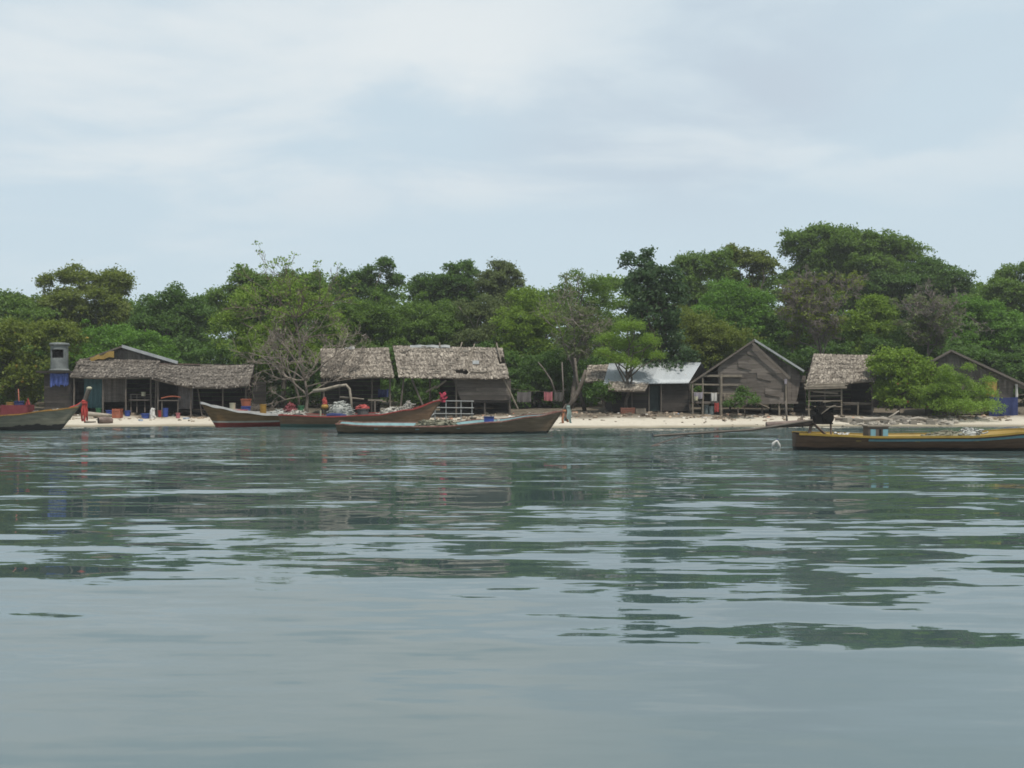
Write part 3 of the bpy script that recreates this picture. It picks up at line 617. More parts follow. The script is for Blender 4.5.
# bare trees
tt = W(296, 318, 60.5)
bare_tree('dead_tree', 'thin brown tree whose mostly bare twigs reach above the skyline by the sagging shelter', 300, 60.5, [(244, 274, 0, 0.82), (264, 272, 0.6, 0.82), (284, 270, -.5, 0.82), (306, 270, 0, 0.82), (326, 274, 0.4, 0.82), (342, 277, -.4, 0.82), (232, 290, 0, 0.8), (350, 290, 0, 0.8), (240, 320, -0.4, 0.75), (352, 325, 0.4, 0.75), (265, 290, -1, 0.7), (320, 290, -1, 0.7)], BROWNTWIG, levels=3, trunk_top=tt, leafage=('yellow', 0.22, 90, 0.17), rad=0.036, trunk_r=0.07, spread=0.5, count=(3, 4))
tt = W(305, 380, 56)
bare_tree('dead_tree', 'dead brown tangle of spreading leafless branches beside the sagging thatch shelter', 308, 56, [(228, 345, 0, 0.82), (240, 372, -0.6, 0.82), (255, 330, 0.5, 0.85), (280, 320, 0, 0.85), (330, 330, 0, 0.85), (385, 352, -0.8, 0.82), (262, 388, -0.4, 0.75), (345, 368, -0.5, 0.8), (305, 315, 0.6, 0.8), (372, 328, 0.3, 0.85), (240, 392, 0, 0.7), (250, 355, 1, .8), (290, 350, -1, .7)], TANGLE, levels=4, trunk_top=tt, rad=0.045, trunk_r=0.10, up=0.02, spread=0.6, count=(3, 4))
tt = W(818, 335, 63.5)
bare_tree('leafless_tree', 'large leafless grey tree with a hazy web of twigs behind the stilted thatch hut', 826, 63.5, [(780, 268, 0, 0.7), (800, 258, 0.7, 0.7), (825, 255, -0.6, 0.7), (845, 265, 0, 0.7), (862, 285, 0.5, 0.65), (772, 300, 0, 0.65), (790, 310, -1, 0.6), (850, 310, -1, 0.6), (820, 290, -1, 0.6), (780, 330, 0.4, 0.6), (860, 325, 0.3, 0.6), (770, 280, 0.5, .6), (812, 275, 1, .6)], GREYTWIG, levels=5, trunk_top=tt, rad=0.05, trunk_r=0.12, leafage=('olive', 0.03, 60, 0.2), count=(3, 5))
tt = W(928, 345, 63.5)
bare_tree('leafless_tree', 'brownish leafless thicket tree between the skyline dome and the yellow-green bush', 930, 63.5, [(905, 288, 0, 0.7), (925, 280, 0.5, 0.7), (945, 290, 0, 0.7), (955, 310, 0.4, 0.65), (900, 315, -0.4, 0.65), (930, 305, -0.8, 0.6), (915, 330, -0.8, 0.6), (950, 335, -0.4, 0.6)], GREYTWIG, levels=5, trunk_top=tt, rad=0.045, trunk_r=0.10, leafage=('grey', 0.03, 60, 0.2), count=(3, 5))
tt = W(575, 350, 64)
bare_tree('leafless_tree', 'grey half-dead tree with a leaning dark trunk between the washing line and the tin roof', 570, 62, [(560, 275, 0, 0.7), (578, 268, 0.5, 0.7), (595, 285, 0, 0.65), (605, 310, 0.3, 0.6), (555, 315, -0.4, 0.6), (585, 320, -0.8, 0.6), (600, 345, -0.4, 0.6), (565, 345, -0.3, 0.5)], TWIG, levels=4, trunk_top=tt, rad=0.06, trunk_r=0.17, leafage=('grey', 0.15, 60, 0.2), count=(3, 4))
def bare_stem(label, pts, d, r, mat):
    a = W(*pts[0], d); root = thing('bare_stem', label, 'tree trunk', a)
    P = [W(x, y, d) for x, y in pts]; mb = MB(); mb.tube(P, [r * (1 - 0.5 * i / (len(P) - 1)) for i in range(len(P))], 7); mb.build('trunk', mat, root, smooth=True)
bare_stem('slim pale upright stem behind the washing line', [(564, 410), (563, 385), (562, 362)], 60, 0.06, DEADWOOD)
bare_stem('short pale crooked stem bending over the washing line', [(556, 395), (551, 380), (543, 368), (538, 362)], 60.5, 0.06, DEADWOOD)
bare_stem('thick dark leaning trunk at the edge of the sand by the small hut bush', [(566, 412), (574, 400), (580, 388), (586, 370)], 59, 0.2, BARK)
bare_stem('dark crooked trunk rising next to the thick leaning one', [(585, 412), (581, 396), (577, 380), (575, 358)], 59.5, 0.13, BARK)

# ------------------------------------------------------------------ huts
def thatch(name, mat, parent, TL, TR, BR, BL, sag=0.0, col=0.065, row=0.11, ln=0.26, fray=0.10, holes=(), th=0.09, edge=0.05):
    TL, TR, BR, BL = map(Vector, (TL, TR, BR, BL))
    wid = ((TR - TL).length + (BR - BL).length) / 2; hei = ((TL - BL).length + (TR - BR).length) / 2
    nor = (TR - TL).cross(TL - BL).normalized()
    if nor.z < 0: nor = -nor
    def P(u, v):                          # v=0 ridge, 1 eave
        p = TL.lerp(TR, u).lerp(BL.lerp(BR, u), v)
        p.z -= sag * math.sin(math.pi * u) * (0.4 + 0.6 * v)
        p += nor * 0.04 * mnoise.noise((u * wid * 0.9, v * hei * 0.9, TL.x)); return p
    mb = MB(); nu, nv = max(6, int(wid / 0.35)), max(4, int(hei / 0.3))
    idx = {}
    for i in range(nu + 1):
        for j in range(nv + 1):
            u, v = i / nu, j / nv; p = P(u, v); idx[i, j] = len(mb.v); mb.v.append(tuple(p)); mb.v.append(tuple(p - nor * th))
    for i in range(nu):
        for j in range(nv):
            if any(a < (i + 0.5) / nu < b and c < (j + 0.5) / nv < d_ for a, b, c, d_ in holes): continue
            a, b, c, d_ = idx[i, j], idx[i + 1, j], idx[i + 1, j + 1], idx[i, j + 1]
            mb.f += [(a, d_, c, b), (a + 1, b + 1, c + 1, d_ + 1)]
            if i == 0: mb.f.append((a, a + 1, d_ + 1, d_))
            if i == nu - 1: mb.f.append((b, c, c + 1, b + 1))
            if j == nv - 1: mb.f.append((d_, d_ + 1, c + 1, c))
            if j == 0: mb.f.append((a, b, b + 1, a + 1))
    nr, nc = int(hei / row), int(wid / col)
    for j in range(nr + 1):
        for i in range(nc):
            u = (i + 0.5 + random.uniform(-0.5, 0.5)) / nc; v = (j - 0.6 + random.uniform(-0.35, 0.35)) / nr
            if any(a < u < b and c < v + ln / hei * 0.6 < d_ for a, b, c, d_ in holes): continue
            v0 = max(-0.02, v); p = P(u, v0); q = P(u, v0 + 0.05); dn = (q - p).normalized(); sd_ = dn.cross(nor)
            l = ln * random.uniform(0.7, 1.25) + (fray * random.random() if j == nr else 0); w = col * random.uniform(0.7, 1.5)
            if j == nr: l = min(l, (1 - v0) * hei + fray * random.uniform(0.2, 1.2))
            tw = sd_ * random.uniform(-0.4, 0.4) * col
            lift = nor * random.uniform(0.015, 0.04); lift2 = nor * random.uniform(0.03, 0.085) * (1.3 if j % 4 == 3 or j == nr else 0.8)
            mb.add([p - sd_ * w / 2 + lift, p + sd_ * w / 2 + lift, p + dn * l + tw + sd_ * w * 0.4 + lift2, p + dn * l + tw - sd_ * w * 0.4 + lift2], [(0, 1, 2, 3)])
    return mb.build(name, mat, parent)
def extent(poly, z, ax=1):
    xs = []
    n = len(poly)
    for i in range(n):
        a, b = poly[i], poly[(i + 1) % n]
        if (a[ax] - z) * (b[ax] - z) <= 0 and a[ax] != b[ax]:
            t = (z - a[ax]) / (b[ax] - a[ax]); xs.append(lerp(a[1 - ax], b[1 - ax], t))
    return (min(xs), max(xs)) if len(xs) >= 2 else None
def boards(mb, poly, d, step=0.2, th=0.03, gap=0.012, vertical=False, miss=0.0, jit=0.01):
    """weatherboards cut to a convex outline given in (x, z) at depth d"""
    ax = 0 if vertical else 1
    lo, hi = min(p[ax] for p in poly), max(p[ax] for p in poly); z = lo + 1e-3
    while z < hi - 0.02:
        s = step * random.uniform(0.8, 1.2); z1 = min(z + s - gap, hi - 1e-3)
        if random.random() >= miss:
            e0, e1 = extent(poly, z + 1e-4, ax), extent(poly, z1 - 1e-4, ax)
            if e0 and e1:
                cuts = [0.0]; Lb = max(e0[1] - e0[0], e1[1] - e1[0])
                while cuts[-1] < 1: cuts.append(cuts[-1] + random.uniform(0.8, 2.0) / max(Lb, 0.1))
                cuts[-1] = 1.0
                if len(cuts) > 2 and cuts[-1] - cuts[-2] < 0.12: cuts.pop(-2)
                for t0, t1 in zip(cuts, cuts[1:]):
                    o = random.uniform(-jit, jit); a = []; t1 -= 0.004 / max(Lb, .1)
                    a0, a1, b0, b1 = lerp(*e0, t0), lerp(*e0, t1), lerp(*e1, t0), lerp(*e1, t1)
                    for y in (d + o, d + o + th):
                        if vertical: a += [(z, y, a0), (z1, y, b0), (z1, y, b1), (z, y, a1)]
                        else: a += [(a0, y, z), (a1, y, z), (b1, y, z1), (b0, y, z1)]
                    mb.add(a, [(0, 1, 2, 3), (7, 6, 5, 4), (0, 4, 5, 1), (1, 5, 6, 2), (2, 6, 7, 3), (3, 7, 4, 0)])
        z += s
    return mb
def pxpoly(pts, d): return [(XX(x, d), ZZ(y, d)) for x, y in pts]
def side_boards(mb, x, d0, d1, z0, z1, step=0.2):
    z = z0
    while z < z1 - 0.05:
        h = min(step, z1 - z) - 0.01; mb.box((x + random.uniform(-0.008, 0.008), (d0 + d1) / 2, z + h / 2), (0.03, d1 - d0, h)); z += step
def post(parent, px, y0, y1, d, r=0.05, mat=None, lean=0, name='post'):
    a = W(px, y0, d); b = W(px + lean, y1, d); a.z = min(a.z, gz(a.x, d) - 0.15) if y0 is not None and y0 > 404 else a.z
    mb = MB(); mb.tube(limb_path(a, b, 3, 0.012), [r, r * 0.95, r * 0.9, r * 0.85], 7); return mb.build(name, mat or POSTDK, parent)

# hut A : gabled hut with a thatched lean-to
dA = 57.0
A = thing('gabled_hut', 'long thatched hut with a pale-edged gable and a teal cloth wall', 'hut', (XX(112, dA), dA, gz(XX(112, dA), dA)))
thatch('lean_to_roof', THATCHDK, A, W(80, 359.5, dA + 1.6), W(160, 360, dA + 1.6), W(154, 376.5, dA - 0.5), W(70, 376.5, dA - 0.5), sag=0.06)
mb = MB(); boards(mb, pxpoly([(83, 361), (122, 348.5), (172, 362), (172, 366), (83, 366)], dA + 1.7), dA + 1.7, 0.14, vertical=True); mb.build('gable_wall', PLANK, A)
for side, (ex, ey) in (('w', (76, 363)), ('e', (178, 363))):
    p, e = W(122, 346.5, dA + 1.45), W(ex, ey, dA + 1.45); back = Vector((-1.5, 4.0, 0))
    mb = MB()
    if side == 'e':
        mb.sheet(lambda u, v: p.lerp(e, u) + back * v + Vector((0, 0, 0.02 * math.sin(v * 90))), 10, 24, 0.03); mb.build('roof', TIN, A)
        f = MB(); f.beam(p + Vector((0, -0.03, 0.02)), e + Vector((0, -0.03, 0.02)), 0.05, 0.17); f.build('barge_board', TINEDGE, A)
    else:
        mb.sheet(lambda u, v: p.lerp(e, u) + back * v, 6, 6, 0.06); mb.build('roof', THATCHDK, A)
        f = MB(); f.beam(p + Vector((0, -0.03, 0.0)), e + Vector((0, -0.03, 0.0)), 0.05, 0.10); f.build('barge_board', POSTDK, A)
mb = MB(); mb.sheet(lambda u, v: W(lerp(90, 114, u), lerp(lerp(357.5, 350.5, u), lerp(361, 357, u), v) + 0.6 * math.sin(u * 14), dA + 1.38 - 0.05 * math.sin(u * 9)), 14, 4); mb.build('tarp', OCHRE, A)
A.children[-1]['label'] = 'faded yellow tarp over the gable'
mb = MB(); mb.sheet(lambda u, v: W(lerp(84, 102.5, u), lerp(376, 408, v), dA + 0.25 + 0.03 * math.sin(u * 25 + v)), 24, 6); mb.build('cloth_wall', TEAL, A)
mb = MB(); boards(mb, pxpoly([(103, 376), (126, 376), (126, 402), (103, 402)], dA + 0.25), dA + 0.25, 0.16, vertical=True); mb.build('plank_wall', PLANK, A)
g0 = gz(A.location.x, dA)
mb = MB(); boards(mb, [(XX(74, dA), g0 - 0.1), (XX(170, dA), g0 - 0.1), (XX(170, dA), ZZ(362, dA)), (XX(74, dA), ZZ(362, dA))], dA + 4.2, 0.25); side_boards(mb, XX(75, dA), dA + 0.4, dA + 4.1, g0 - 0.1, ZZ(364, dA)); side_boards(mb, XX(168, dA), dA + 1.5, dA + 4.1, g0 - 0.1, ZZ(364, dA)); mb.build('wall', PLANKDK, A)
for px in (74, 103, 126, 151, 156): post(A, px, 413, 375, dA - 0.3, 0.055)
b = thing('bench', 'slatted wooden bench under the eave of the gabled hut', 'bench', W(141, 411, dA - 0.25))
mb = MB(); mb.box(W(141, 400, dA), (1.25, 0.4, 0.05)); mb.build('seat', PLANK, b)
mb = MB(); mb.beam(W(130, 394.5, dA + .2), W(152, 394.5, dA + .2), 0.05, 0.07); mb.beam(W(130, 397, dA + .2), W(152, 397, dA + .2), 0.03, 0.04); mb.build('backrest', PLANK, b)
for px in (131, 137, 145, 151):
    mb = MB(); mb.beam(W(px, 412.5, dA - 0.1), W(px, 394.5, dA + 0.18), 0.05); mb.build('leg', POSTDK, b)

# shelter A2
d2 = 56.3
A2 = thing('thatch_shelter', 'open shelter under a sagging ragged thatch roof next to the gabled hut', 'hut', (XX(202, d2), d2, gz(XX(202, d2), d2)))
thatch('roof', THATCHDK, A2, W(156, 364, d2 + 2.2), W(254, 365, d2 + 2.2), W(249, 385, d2 - 0.3), W(150, 378, d2 - 0.3), sag=0.32, fray=0.24)
mb = MB(); mb.beam(W(152, 363.4, d2 + 2.2), W(200, 364.5, d2 + 2.2), 0.10, 0.07); mb.build('ridge_pole', RUST, A2)
thatch('rear_roof', THATCHDK, A2, W(254, 365, d2 + 2.25), W(156, 364, d2 + 2.25), W(156, 380, d2 + 4.4), W(254, 381, d2 + 4.4), col=0.2, row=0.3)
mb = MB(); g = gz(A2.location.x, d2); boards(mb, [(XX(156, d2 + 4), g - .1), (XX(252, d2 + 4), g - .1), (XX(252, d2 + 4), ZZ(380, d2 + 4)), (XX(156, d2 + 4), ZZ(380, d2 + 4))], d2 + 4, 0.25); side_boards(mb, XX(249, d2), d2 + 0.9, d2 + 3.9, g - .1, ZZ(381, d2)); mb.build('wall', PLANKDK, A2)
mb = MB(); mb.sheet(lambda u, v: W(lerp(178, 193, u), lerp(385, 409, v), d2 + 0.4 + 0.02 * math.sin(u * 22)), 16, 5); mb.build('hanging_sheet', GREYCLOTH, A2)
for px, y, ln in ((158, 379, 0), (191, 386, 0), (246, 384, 0), (223, 385, 0)): post(A2, px, 413, y, d2, 0.05)
post(A2, 203, 408, 384, d2 + 0.1, 0.04, lean=-6, name='brace')
mb = MB(); mb.box(W(215, 411, d2 + 1.6), (4.0, 2.2, 0.10)); mb.build('floor', PLANKDK, A2)

# shed with tank
d0 = 57
S = thing('shed', 'low dark plank shed with a flat roof carrying the grey drum', 'shed', (XX(57, d0), d0 + 0.8, gz(XX(57, d0), d0)))
g = S.location.z
mb = MB(); boards(mb, pxpoly([(44, 374), (72, 374), (72, 414), (44, 414)], d0), d0, 0.2); boards(mb, [(XX(44, d0), g), (XX(72, d0), g), (XX(72, d0), ZZ(374, d0)), (XX(44, d0), ZZ(374, d0))], d0 + 1.8, 0.25); side_boards(mb, XX(44.5, d0), d0 + 0.05, d0 + 1.75, g - .1, ZZ(374, d0)); side_boards(mb, XX(71.5, d0), d0 + .05, d0 + 1.75, g - .1, ZZ(374, d0)); mb.build('wall', PLANKDK, S)
mb = MB(); mb.box((XX(56, d0), d0 + 0.85, ZZ(372.5, d0) + 0.03), (1.95, 2.3, 0.12), jit=0.03); mb.build('roof', PLANKDK, S)
tk = thing('water_drum', 'grey round drum with an arched dark opening, up on the flat shed roof', 'tank', W(59.5, 370.6, d0 + 0.5))
c = tk.location; r = 0.47
mb = MB(); n = 28; prof = [(0.0, 0), (0.72, 0), (0.72, 1), (1.38, 1)]
for k in range(n):                          # drum wall with an opening facing the water
    a0, a1 = 2 * math.pi * k / n, 2 * math.pi * (k + 1) / n; am = (a0 + a1) / 2
    for (z0, z1) in ((0.0, 0.72), (0.72, 1.2), (1.2, 1.42)):
        if z0 == 0.72 and abs(math.atan2(math.sin(am + math.pi / 2 - 0.15), math.cos(am + math.pi / 2 - 0.15))) < 0.72: continue
        P = lambda a, rr, z: (c.x + rr * math.cos(a), c.y + rr * math.sin(a), c.z + z)
        mb.hexa([P(a0, r, z0), P(a1, r, z0), P(a1, r - .05, z0), P(a0, r - .05, z0), P(a0, r, z1), P(a1, r, z1), P(a1, r - .05, z1), P(a0, r - .05, z1)])
mb.build('drum_wall', CONC, tk)
mb = MB(); mb.lathe([(0.36, 1.40), (0.52, 1.42), (0.56, 1.50), (0.50, 1.57), (0.3, 1.60)], c, 28); mb.build('lid', CONC, tk, smooth=True)
mb = MB(); mb.lathe([(0.55, 0), (0.55, 0.05), (0.48, 0.09)], c, 28); mb.build('base', CONC, tk)
mb = MB(); mb.lathe([(0.2, 0.1), (0.3, 0.5), (0.28, 1.0), (0.12, 1.15)], c, 16); mb.build('opening_shade', HOLESHADE, tk, smooth=True)  # near-black core stands for the shade within the drum
def cloth(name, label, cat, px0, px1, y0, y1, d, mat, folds=4, ragged=0.0, group=None, amp=0.04):
    mb = MB(); ph = random.random() * 6; rg = [random.uniform(-ragged, ragged) for _ in range(40)]
    o = Vector(W((px0 + px1) / 2, y1, d))
    mb.sheet(lambda u, v: Vector(W(lerp(px0, px1, u), lerp(y0, y1 + rg[int(u * 18)], v) + 0.7 * math.sin(u * math.pi) * (1 - v), d - amp * math.sin(u * folds * 6.28 + ph + v) * (0.4 + v))) - o, 18, 6)
    b = mb.build(name, mat); b.location = o; tag(b, label, cat, group); return b
cloth('blue_cloth', 'ragged blue cloths hung along the front of the flat-roofed shed', 'cloth', 50, 68.5, 373, 385.5, d0 - 0.12, CLOTHBLUE, 4, 2.2)

# hut B1
d3 = 57
B1 = thing('thatch_shelter', 'small open-fronted shelter with an even speckled thatch roof and a white bag on its ridge', 'hut', (XX(357, d3), d3, gz(XX(357, d3), d3)))
thatch('roof', THATCH, B1, W(321, 349.5, d3 + 1.8), W(388, 348.5, d3 + 1.8), W(394, 377, d3 - 0.4), W(321, 377, d3 - 0.4), ln=0.26)
thatch('rear_roof', THATCHDK, B1, W(388, 348.5, d3 + 1.85), W(321, 349.5, d3 + 1.85), W(321, 372, d3 + 4), W(394, 372, d3 + 4), col=0.2, row=0.3)
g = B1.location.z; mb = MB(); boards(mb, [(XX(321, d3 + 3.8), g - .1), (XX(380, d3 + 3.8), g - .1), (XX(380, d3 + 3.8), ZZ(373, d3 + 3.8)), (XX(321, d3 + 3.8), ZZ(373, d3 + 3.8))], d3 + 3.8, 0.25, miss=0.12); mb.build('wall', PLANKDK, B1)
for px, dd in ((324, -0.1), (390, -0.1), (372, 0.4), (340, 3.6)): post(B1, px, 413, 377, d3 + dd, 0.055)
mb = MB(); mb.box(W(350, 404, d3 + 1.8), (3.4, 2.6, 0.1)); mb.build('floor', PLANKDK, B1)
o = MB(); o.sheet(lambda u, v: W(lerp(345, 355, u), lerp(349.3, 345.5 + 3 * abs(u - 0.75), 1 - v), d3 + 1.7 + .1 * math.sin(u * 7)), 8, 3, 0.06); tag(o.build('white_bag', WHITE), 'crumpled white bag lying on the ridge of the thatch shelter', 'bag')
cloth('blue_cloth', 'dark blue cloth hanging in the shade between the two thatch shelters', 'cloth', 378, 388.5, 389, 397, d3 + 1.2, NAVY, 2)

# hut B2
B2 = thing('torn_roof_house', 'large house with a torn thatch roof, poles on top and a broken plank wall', 'hut', (XX(452, d3), d3, gz(XX(452, d3), d3)))
thatch('roof', THATCH, B2, W(393, 346.5, d3 + 2.0), W(502, 348.5, d3 + 2.0), W(509, 378, d3 - 0.4), W(399, 377, d3 - 0.4), ln=0.30, fray=0.14, holes=((0.50, 0.64, 0.74, 0.92), (0.93, 1.01, 0.32, 0.58), (0.04, 0.10, 0.18, 0.28)))
thatch('rear_roof', THATCHDK, B2, W(502, 348.5, d3 + 2.05), W(393, 346.5, d3 + 2.05), W(399, 374, d3 + 4.2), W(508, 374, d3 + 4.2), col=0.22, row=0.3)
mb = MB(); mb.sheet(lambda u, v: W(lerp(410, 450, u), lerp(345, 347.6, v) + 0.3 * math.sin(u * 20), d3 + 1.95 - 0.1 * v), 20, 3, 0.03); mb.build('ridge_sheet', PIPE, B2)
mb = MB(); mb.sheet(lambda u, v: W(lerp(472.5, 479, u), lerp(360.5, 364, v), d3 + 0.75 - 0.22 * v), 5, 4, 0.02); mb.build('patch', PIPE, B2)
for (xa, ya, da), (xb, yb, db) in (((462, 342.5, 1.95), (457, 358, 0.85)), ((474.5, 344, 1.95), (466.5, 370, -0.05)), ((496.5, 343, 2.0), (501, 362, 0.6)), ((439.5, 342.5, 2.0), (440, 347, 1.85))):
    mb = MB(); mb.tube([W(xa, ya, d3 + da), W(xb, yb, d3 + db)], 0.04, 6); mb.build('roof_pole', POLE, B2)
mb = MB()
for y0_, y1_, x0_, x1_ in ((371.5, 372.5, 470, 487), (375, 376.5, 452, 486), (372, 378, 454, 455.2), (370.5, 377, 485.5, 487)): mb.beam(W(x0_, (y0_ + y1_) / 2, d3 - 0.15), W(x1_, (y0_ + y1_) / 2 + .1, d3 - 0.15), 0.06, abs(y1_ - y0_) / 17.6)
mb.sheet(lambda u, v: W(lerp(470, 486, u), lerp(372, 375.6, v), d3 - 0.10 - .1 * v), 6, 3, 0.03); mb.build('bare_batten', POLE, B2)
mb = MB(); tl, tr_, br_, bl = W(393, 346.5, d3 + 2.0), W(502, 348.5, d3 + 2.0), W(509, 378, d3 - .4), W(399, 377, d3 - .4)
for _ in range(34):                        # split laths and loosened leaf ends showing pale on the torn thatch
    u, v = random.uniform(.01, .97), random.choice((random.uniform(.01, .2), random.uniform(.1, .98), random.uniform(.7, 1.0))); w_ = random.uniform(.015, .07); p = tl.lerp(tr_, u).lerp(bl.lerp(br_, u), v); q = tl.lerp(tr_, min(1, u + w_)).lerp(bl.lerp(br_, min(1, u + w_)), min(1, v + random.uniform(-.03, .03)))
    mb = MB(); k = Vector((0, -.06, .08)); mb.beam(p + k, q + k, .05, random.uniform(.02, .05)); mb.build('torn_lath', DRIFT, B2)
mb = MB(); boards(mb, pxpoly([(452, 378), (511, 379), (511, 400), (461, 400)], d3), d3, 0.24, miss=0.10); mb.build('plank_wall', PLANK, B2)
g = B2.location.z; mb = MB(); boards(mb, [(XX(440, d3 + 3.8), g + .3), (XX(508, d3 + 3.8), g + .3), (XX(508, d3 + 3.8), ZZ(375, d3 + 3.8)), (XX(440, d3 + 3.8), ZZ(375, d3 + 3.8))], d3 + 3.8, 0.25); side_boards(mb, XX(510, d3), d3 + 0.1, d3 + 3.7, ZZ(400, d3), ZZ(379, d3)); mb.build('wall', PLANKDK, B2)
mb = MB(); mb.box(W(484, 401.2, d3 + 2.0), (3.2, 3.9, 0.12)); mb.build('floor', PLANKDK, B2)
for px, y, dd in ((456, 377, 0), (485, 400, .2), (510, 379, .05), (430, 377, 1.0), (508, 400, 3.4), (462, 400, 3.4)): post(B2, px, 413, y, d3 + dd, 0.055)
for (xa, ya), (xb, yb), m_ in (((425, 410), (411, 377), POSTDK), ((400, 411), (404, 377), POSTDK), ((518, 409), (503, 378), POLE), ((436, 388), (446, 380.5), POLE), ((426, 392), (436, 386), POLE)):
    mb = MB(); mb.tube(limb_path(W(xa, ya, d3 - .1), W(xb, yb, d3 - .2), 3, .01), 0.055, 6); mb.build('brace', m_, B2)

# tin-roofed hut C
d4 = 57.5
C = thing('tin_roof_hut', 'dark plank hut with a shiny corrugated tin roof behind the feathery tree', 'hut', (XX(655, d4), d4, gz(XX(655, d4), d4)))
def tin_sheet(mb, TL, TR, BR, BL, n=9):
    TL, TR, BR, BL = map(Vector, (TL, TR, BR, BL))
    for k in range(n):
        u0, u1 = k / n, (k + 1.02) / n; j = random.uniform(-0.04, 0.04); lift = 0.012 * (k % 2)
        mb.sheet(lambda u, v: TL.lerp(TR, lerp(u0, u1, u)).lerp(BL.lerp(BR, lerp(u0, u1, u)), v * (1.0 + j)) + Vector((0, 0, lift + 0.022 * math.sin(u * 6.283 * 6))), 36, 4, 0.01)
mb = MB(); tin_sheet(mb, W(609, 363.5, d4 + 2.0), W(701, 362.5, d4 + 2.0), W(688, 383.5, d4 - 0.4), W(603, 385, d4 - 0.4)); mb.build('roof', TIN, C, smooth=True)
mb = MB(); tin_sheet(mb, W(701, 362.5, d4 + 2.03), W(609, 363.5, d4 + 2.03), W(609, 382, d4 + 4.4), W(712, 382, d4 + 4.4)); mb.build('rear_roof', TIN, C, smooth=True)
thatch('eave_fringe', THATCH, C, W(609, 381.5, d4 - 0.2), W(649, 383, d4 - 0.2), W(645, 391, d4 - 0.9), W(608, 390, d4 - 0.9))
thatch('lean_to_roof', THATCH, C, W(588, 366, d4 + 2.2), W(612, 365, d4 + 2.2), W(610, 382, d4 + 0.4), W(585, 382, d4 + 0.4))
mb = MB(); boards(mb, pxpoly([(661, 383.5), (690, 383.5), (690, 411), (661, 411)], d4), d4, 0.22, miss=0.05); boards(mb, pxpoly([(612, 385), (648, 385), (648, 411), (612, 411)], d4), d4 + 0.05, 0.22); mb.build('plank_wall', PLANKDK, C)
mb = MB(); g = C.location.z; boards(mb, [(XX(612, d4), g - .1), (XX(704, d4), g - .1), (XX(704, d4), ZZ(383, d4)), (XX(612, d4), ZZ(383, d4))], d4 + 4.2, 0.25); side_boards(mb, XX(689.5, d4), d4 + .1, d4 + 4.1, g - .1, ZZ(384, d4)); side_boards(mb, XX(612.5, d4), d4 + .1, d4 + 4.1, g - .1, ZZ(384, d4))
x = XX(689.5, d4)
mb.add([(x, d4, ZZ(384, d4)), (x, d4 + 4.2, ZZ(384, d4)), (x + 0.5, d4 + 2.0, ZZ(364, d4 + 2)), (x + .03, d4, ZZ(384, d4)), (x + .03, d4 + 4.2, ZZ(384, d4)), (x + .53, d4 + 2.0, ZZ(364, d4 + 2))], [(0, 1, 2), (5, 4, 3), (0, 3, 4, 1), (1, 4, 5, 2), (2, 5, 3, 0)])
mb.build('wall', PLANKDK, C)
mb = MB(); mb.box(W(654.5, 398.5, d4 + 0.3), (0.62, 0.05, 1.45)); mb.build('door', paint('dark_teal_door', (.022, .045, .045), .8), C)
for px in (649, 661, 690, 632): post(C, px, 412, 384, d4 - 0.12, 0.045)

# plank stilt house D
d5 = 57
D = thing('stilt_house', 'tall plank house on stilts with a steep gable and open porch', 'house', (XX(752, d5), d5, gz(XX(752, d5), d5)))
mb = MB(); boards(mb, pxpoly([(718, 366), (753, 343), (788, 378), (786, 402), (718, 402)], d5), d5, 0.26, jit=0.015); mb.build('plank_wall', PLANK, D)
for (x0_, y0_, x1_, y1_, m_) in ((738, 361, 752, 370, 'PLANK'), (757, 372, 772, 381, 'PLANK'), (728, 383, 741, 390, 'PLANK'), (765, 388, 781, 397, 'PLANK'), (745, 392, 758, 400, 'PLANK'), (747, 351, 757, 357, 'PLANK')):
    mb = MB(); boards(mb, pxpoly([(x0_, y0_), (x1_, y0_ + .5), (x1_ - .5, y1_), (x0_ + .4, y1_ - .3)], d5 - .06), d5 - .06, 0.17, jit=.012); mb.build('patch_board', globals()[m_], D)
mb = MB(); boards(mb, pxpoly([(753, 344), (757, 344), (800, 372), (799, 402), (760, 402)], d5 + 1.2), d5 + 1.2, 0.24, vertical=True); mb.build('recessed_wall', PLANK, D)
pk = W(754, 340.5, d5 - 0.15)
for (e, nm, mt) in ((W(692, 382.5, d5 - 0.15), 'roof', PLANKDK), (W(804, 371.5, d5 + 0.9), 'roof', TIN)):
    p0 = Vector(pk) if mt is PLANKDK else W(754, 340, d5 + 0.9) - Vector((0, 0.0, 0.0)); back = Vector((1.5, 5.2, 0)) if mt is PLANKDK else Vector((1.2, 4.2, 0))
    mb = MB(); mb.sheet(lambda u, v: p0.lerp(e, u) + back * v + Vector((0, 0, 0.02 * math.sin(u * 120) if mt is TIN else 0)), 40, 3, 0.05); mb.build(nm, mt, D)
mb = MB(); mb.beam(W(754, 339.7, d5 + 0.85), W(804, 371.2, d5 + 0.85), 0.05, 0.11); mb.build('tin_edge', TINEDGE, D)
mb = MB(); mb.beam(W(752.5, 343, d5 - 0.2), W(790, 378.5, d5 - 0.2), 0.05, 0.15); mb.build('barge_board', POSTDK, D)
mb = MB(); mb.beam(W(754.5, 340, d5 - 0.2), W(691, 383, d5 - 0.2), 0.05, 0.10); mb.build('barge_board', POSTDK, D)
mb = MB(); mb.beam(W(702, 375.8, d5 - 0.1), W(742, 375.8, d5 - 0.1), 0.07, 0.12); mb.beam(W(692, 384.3, d5 - 0.1), W(738, 385, d5 - 0.1), 0.06, 0.09); mb.beam(W(692, 392.5, d5 - 0.1), W(735, 393.5, d5 - 0.1), 0.05, 0.06); mb.build('porch_rail', POLE, D)
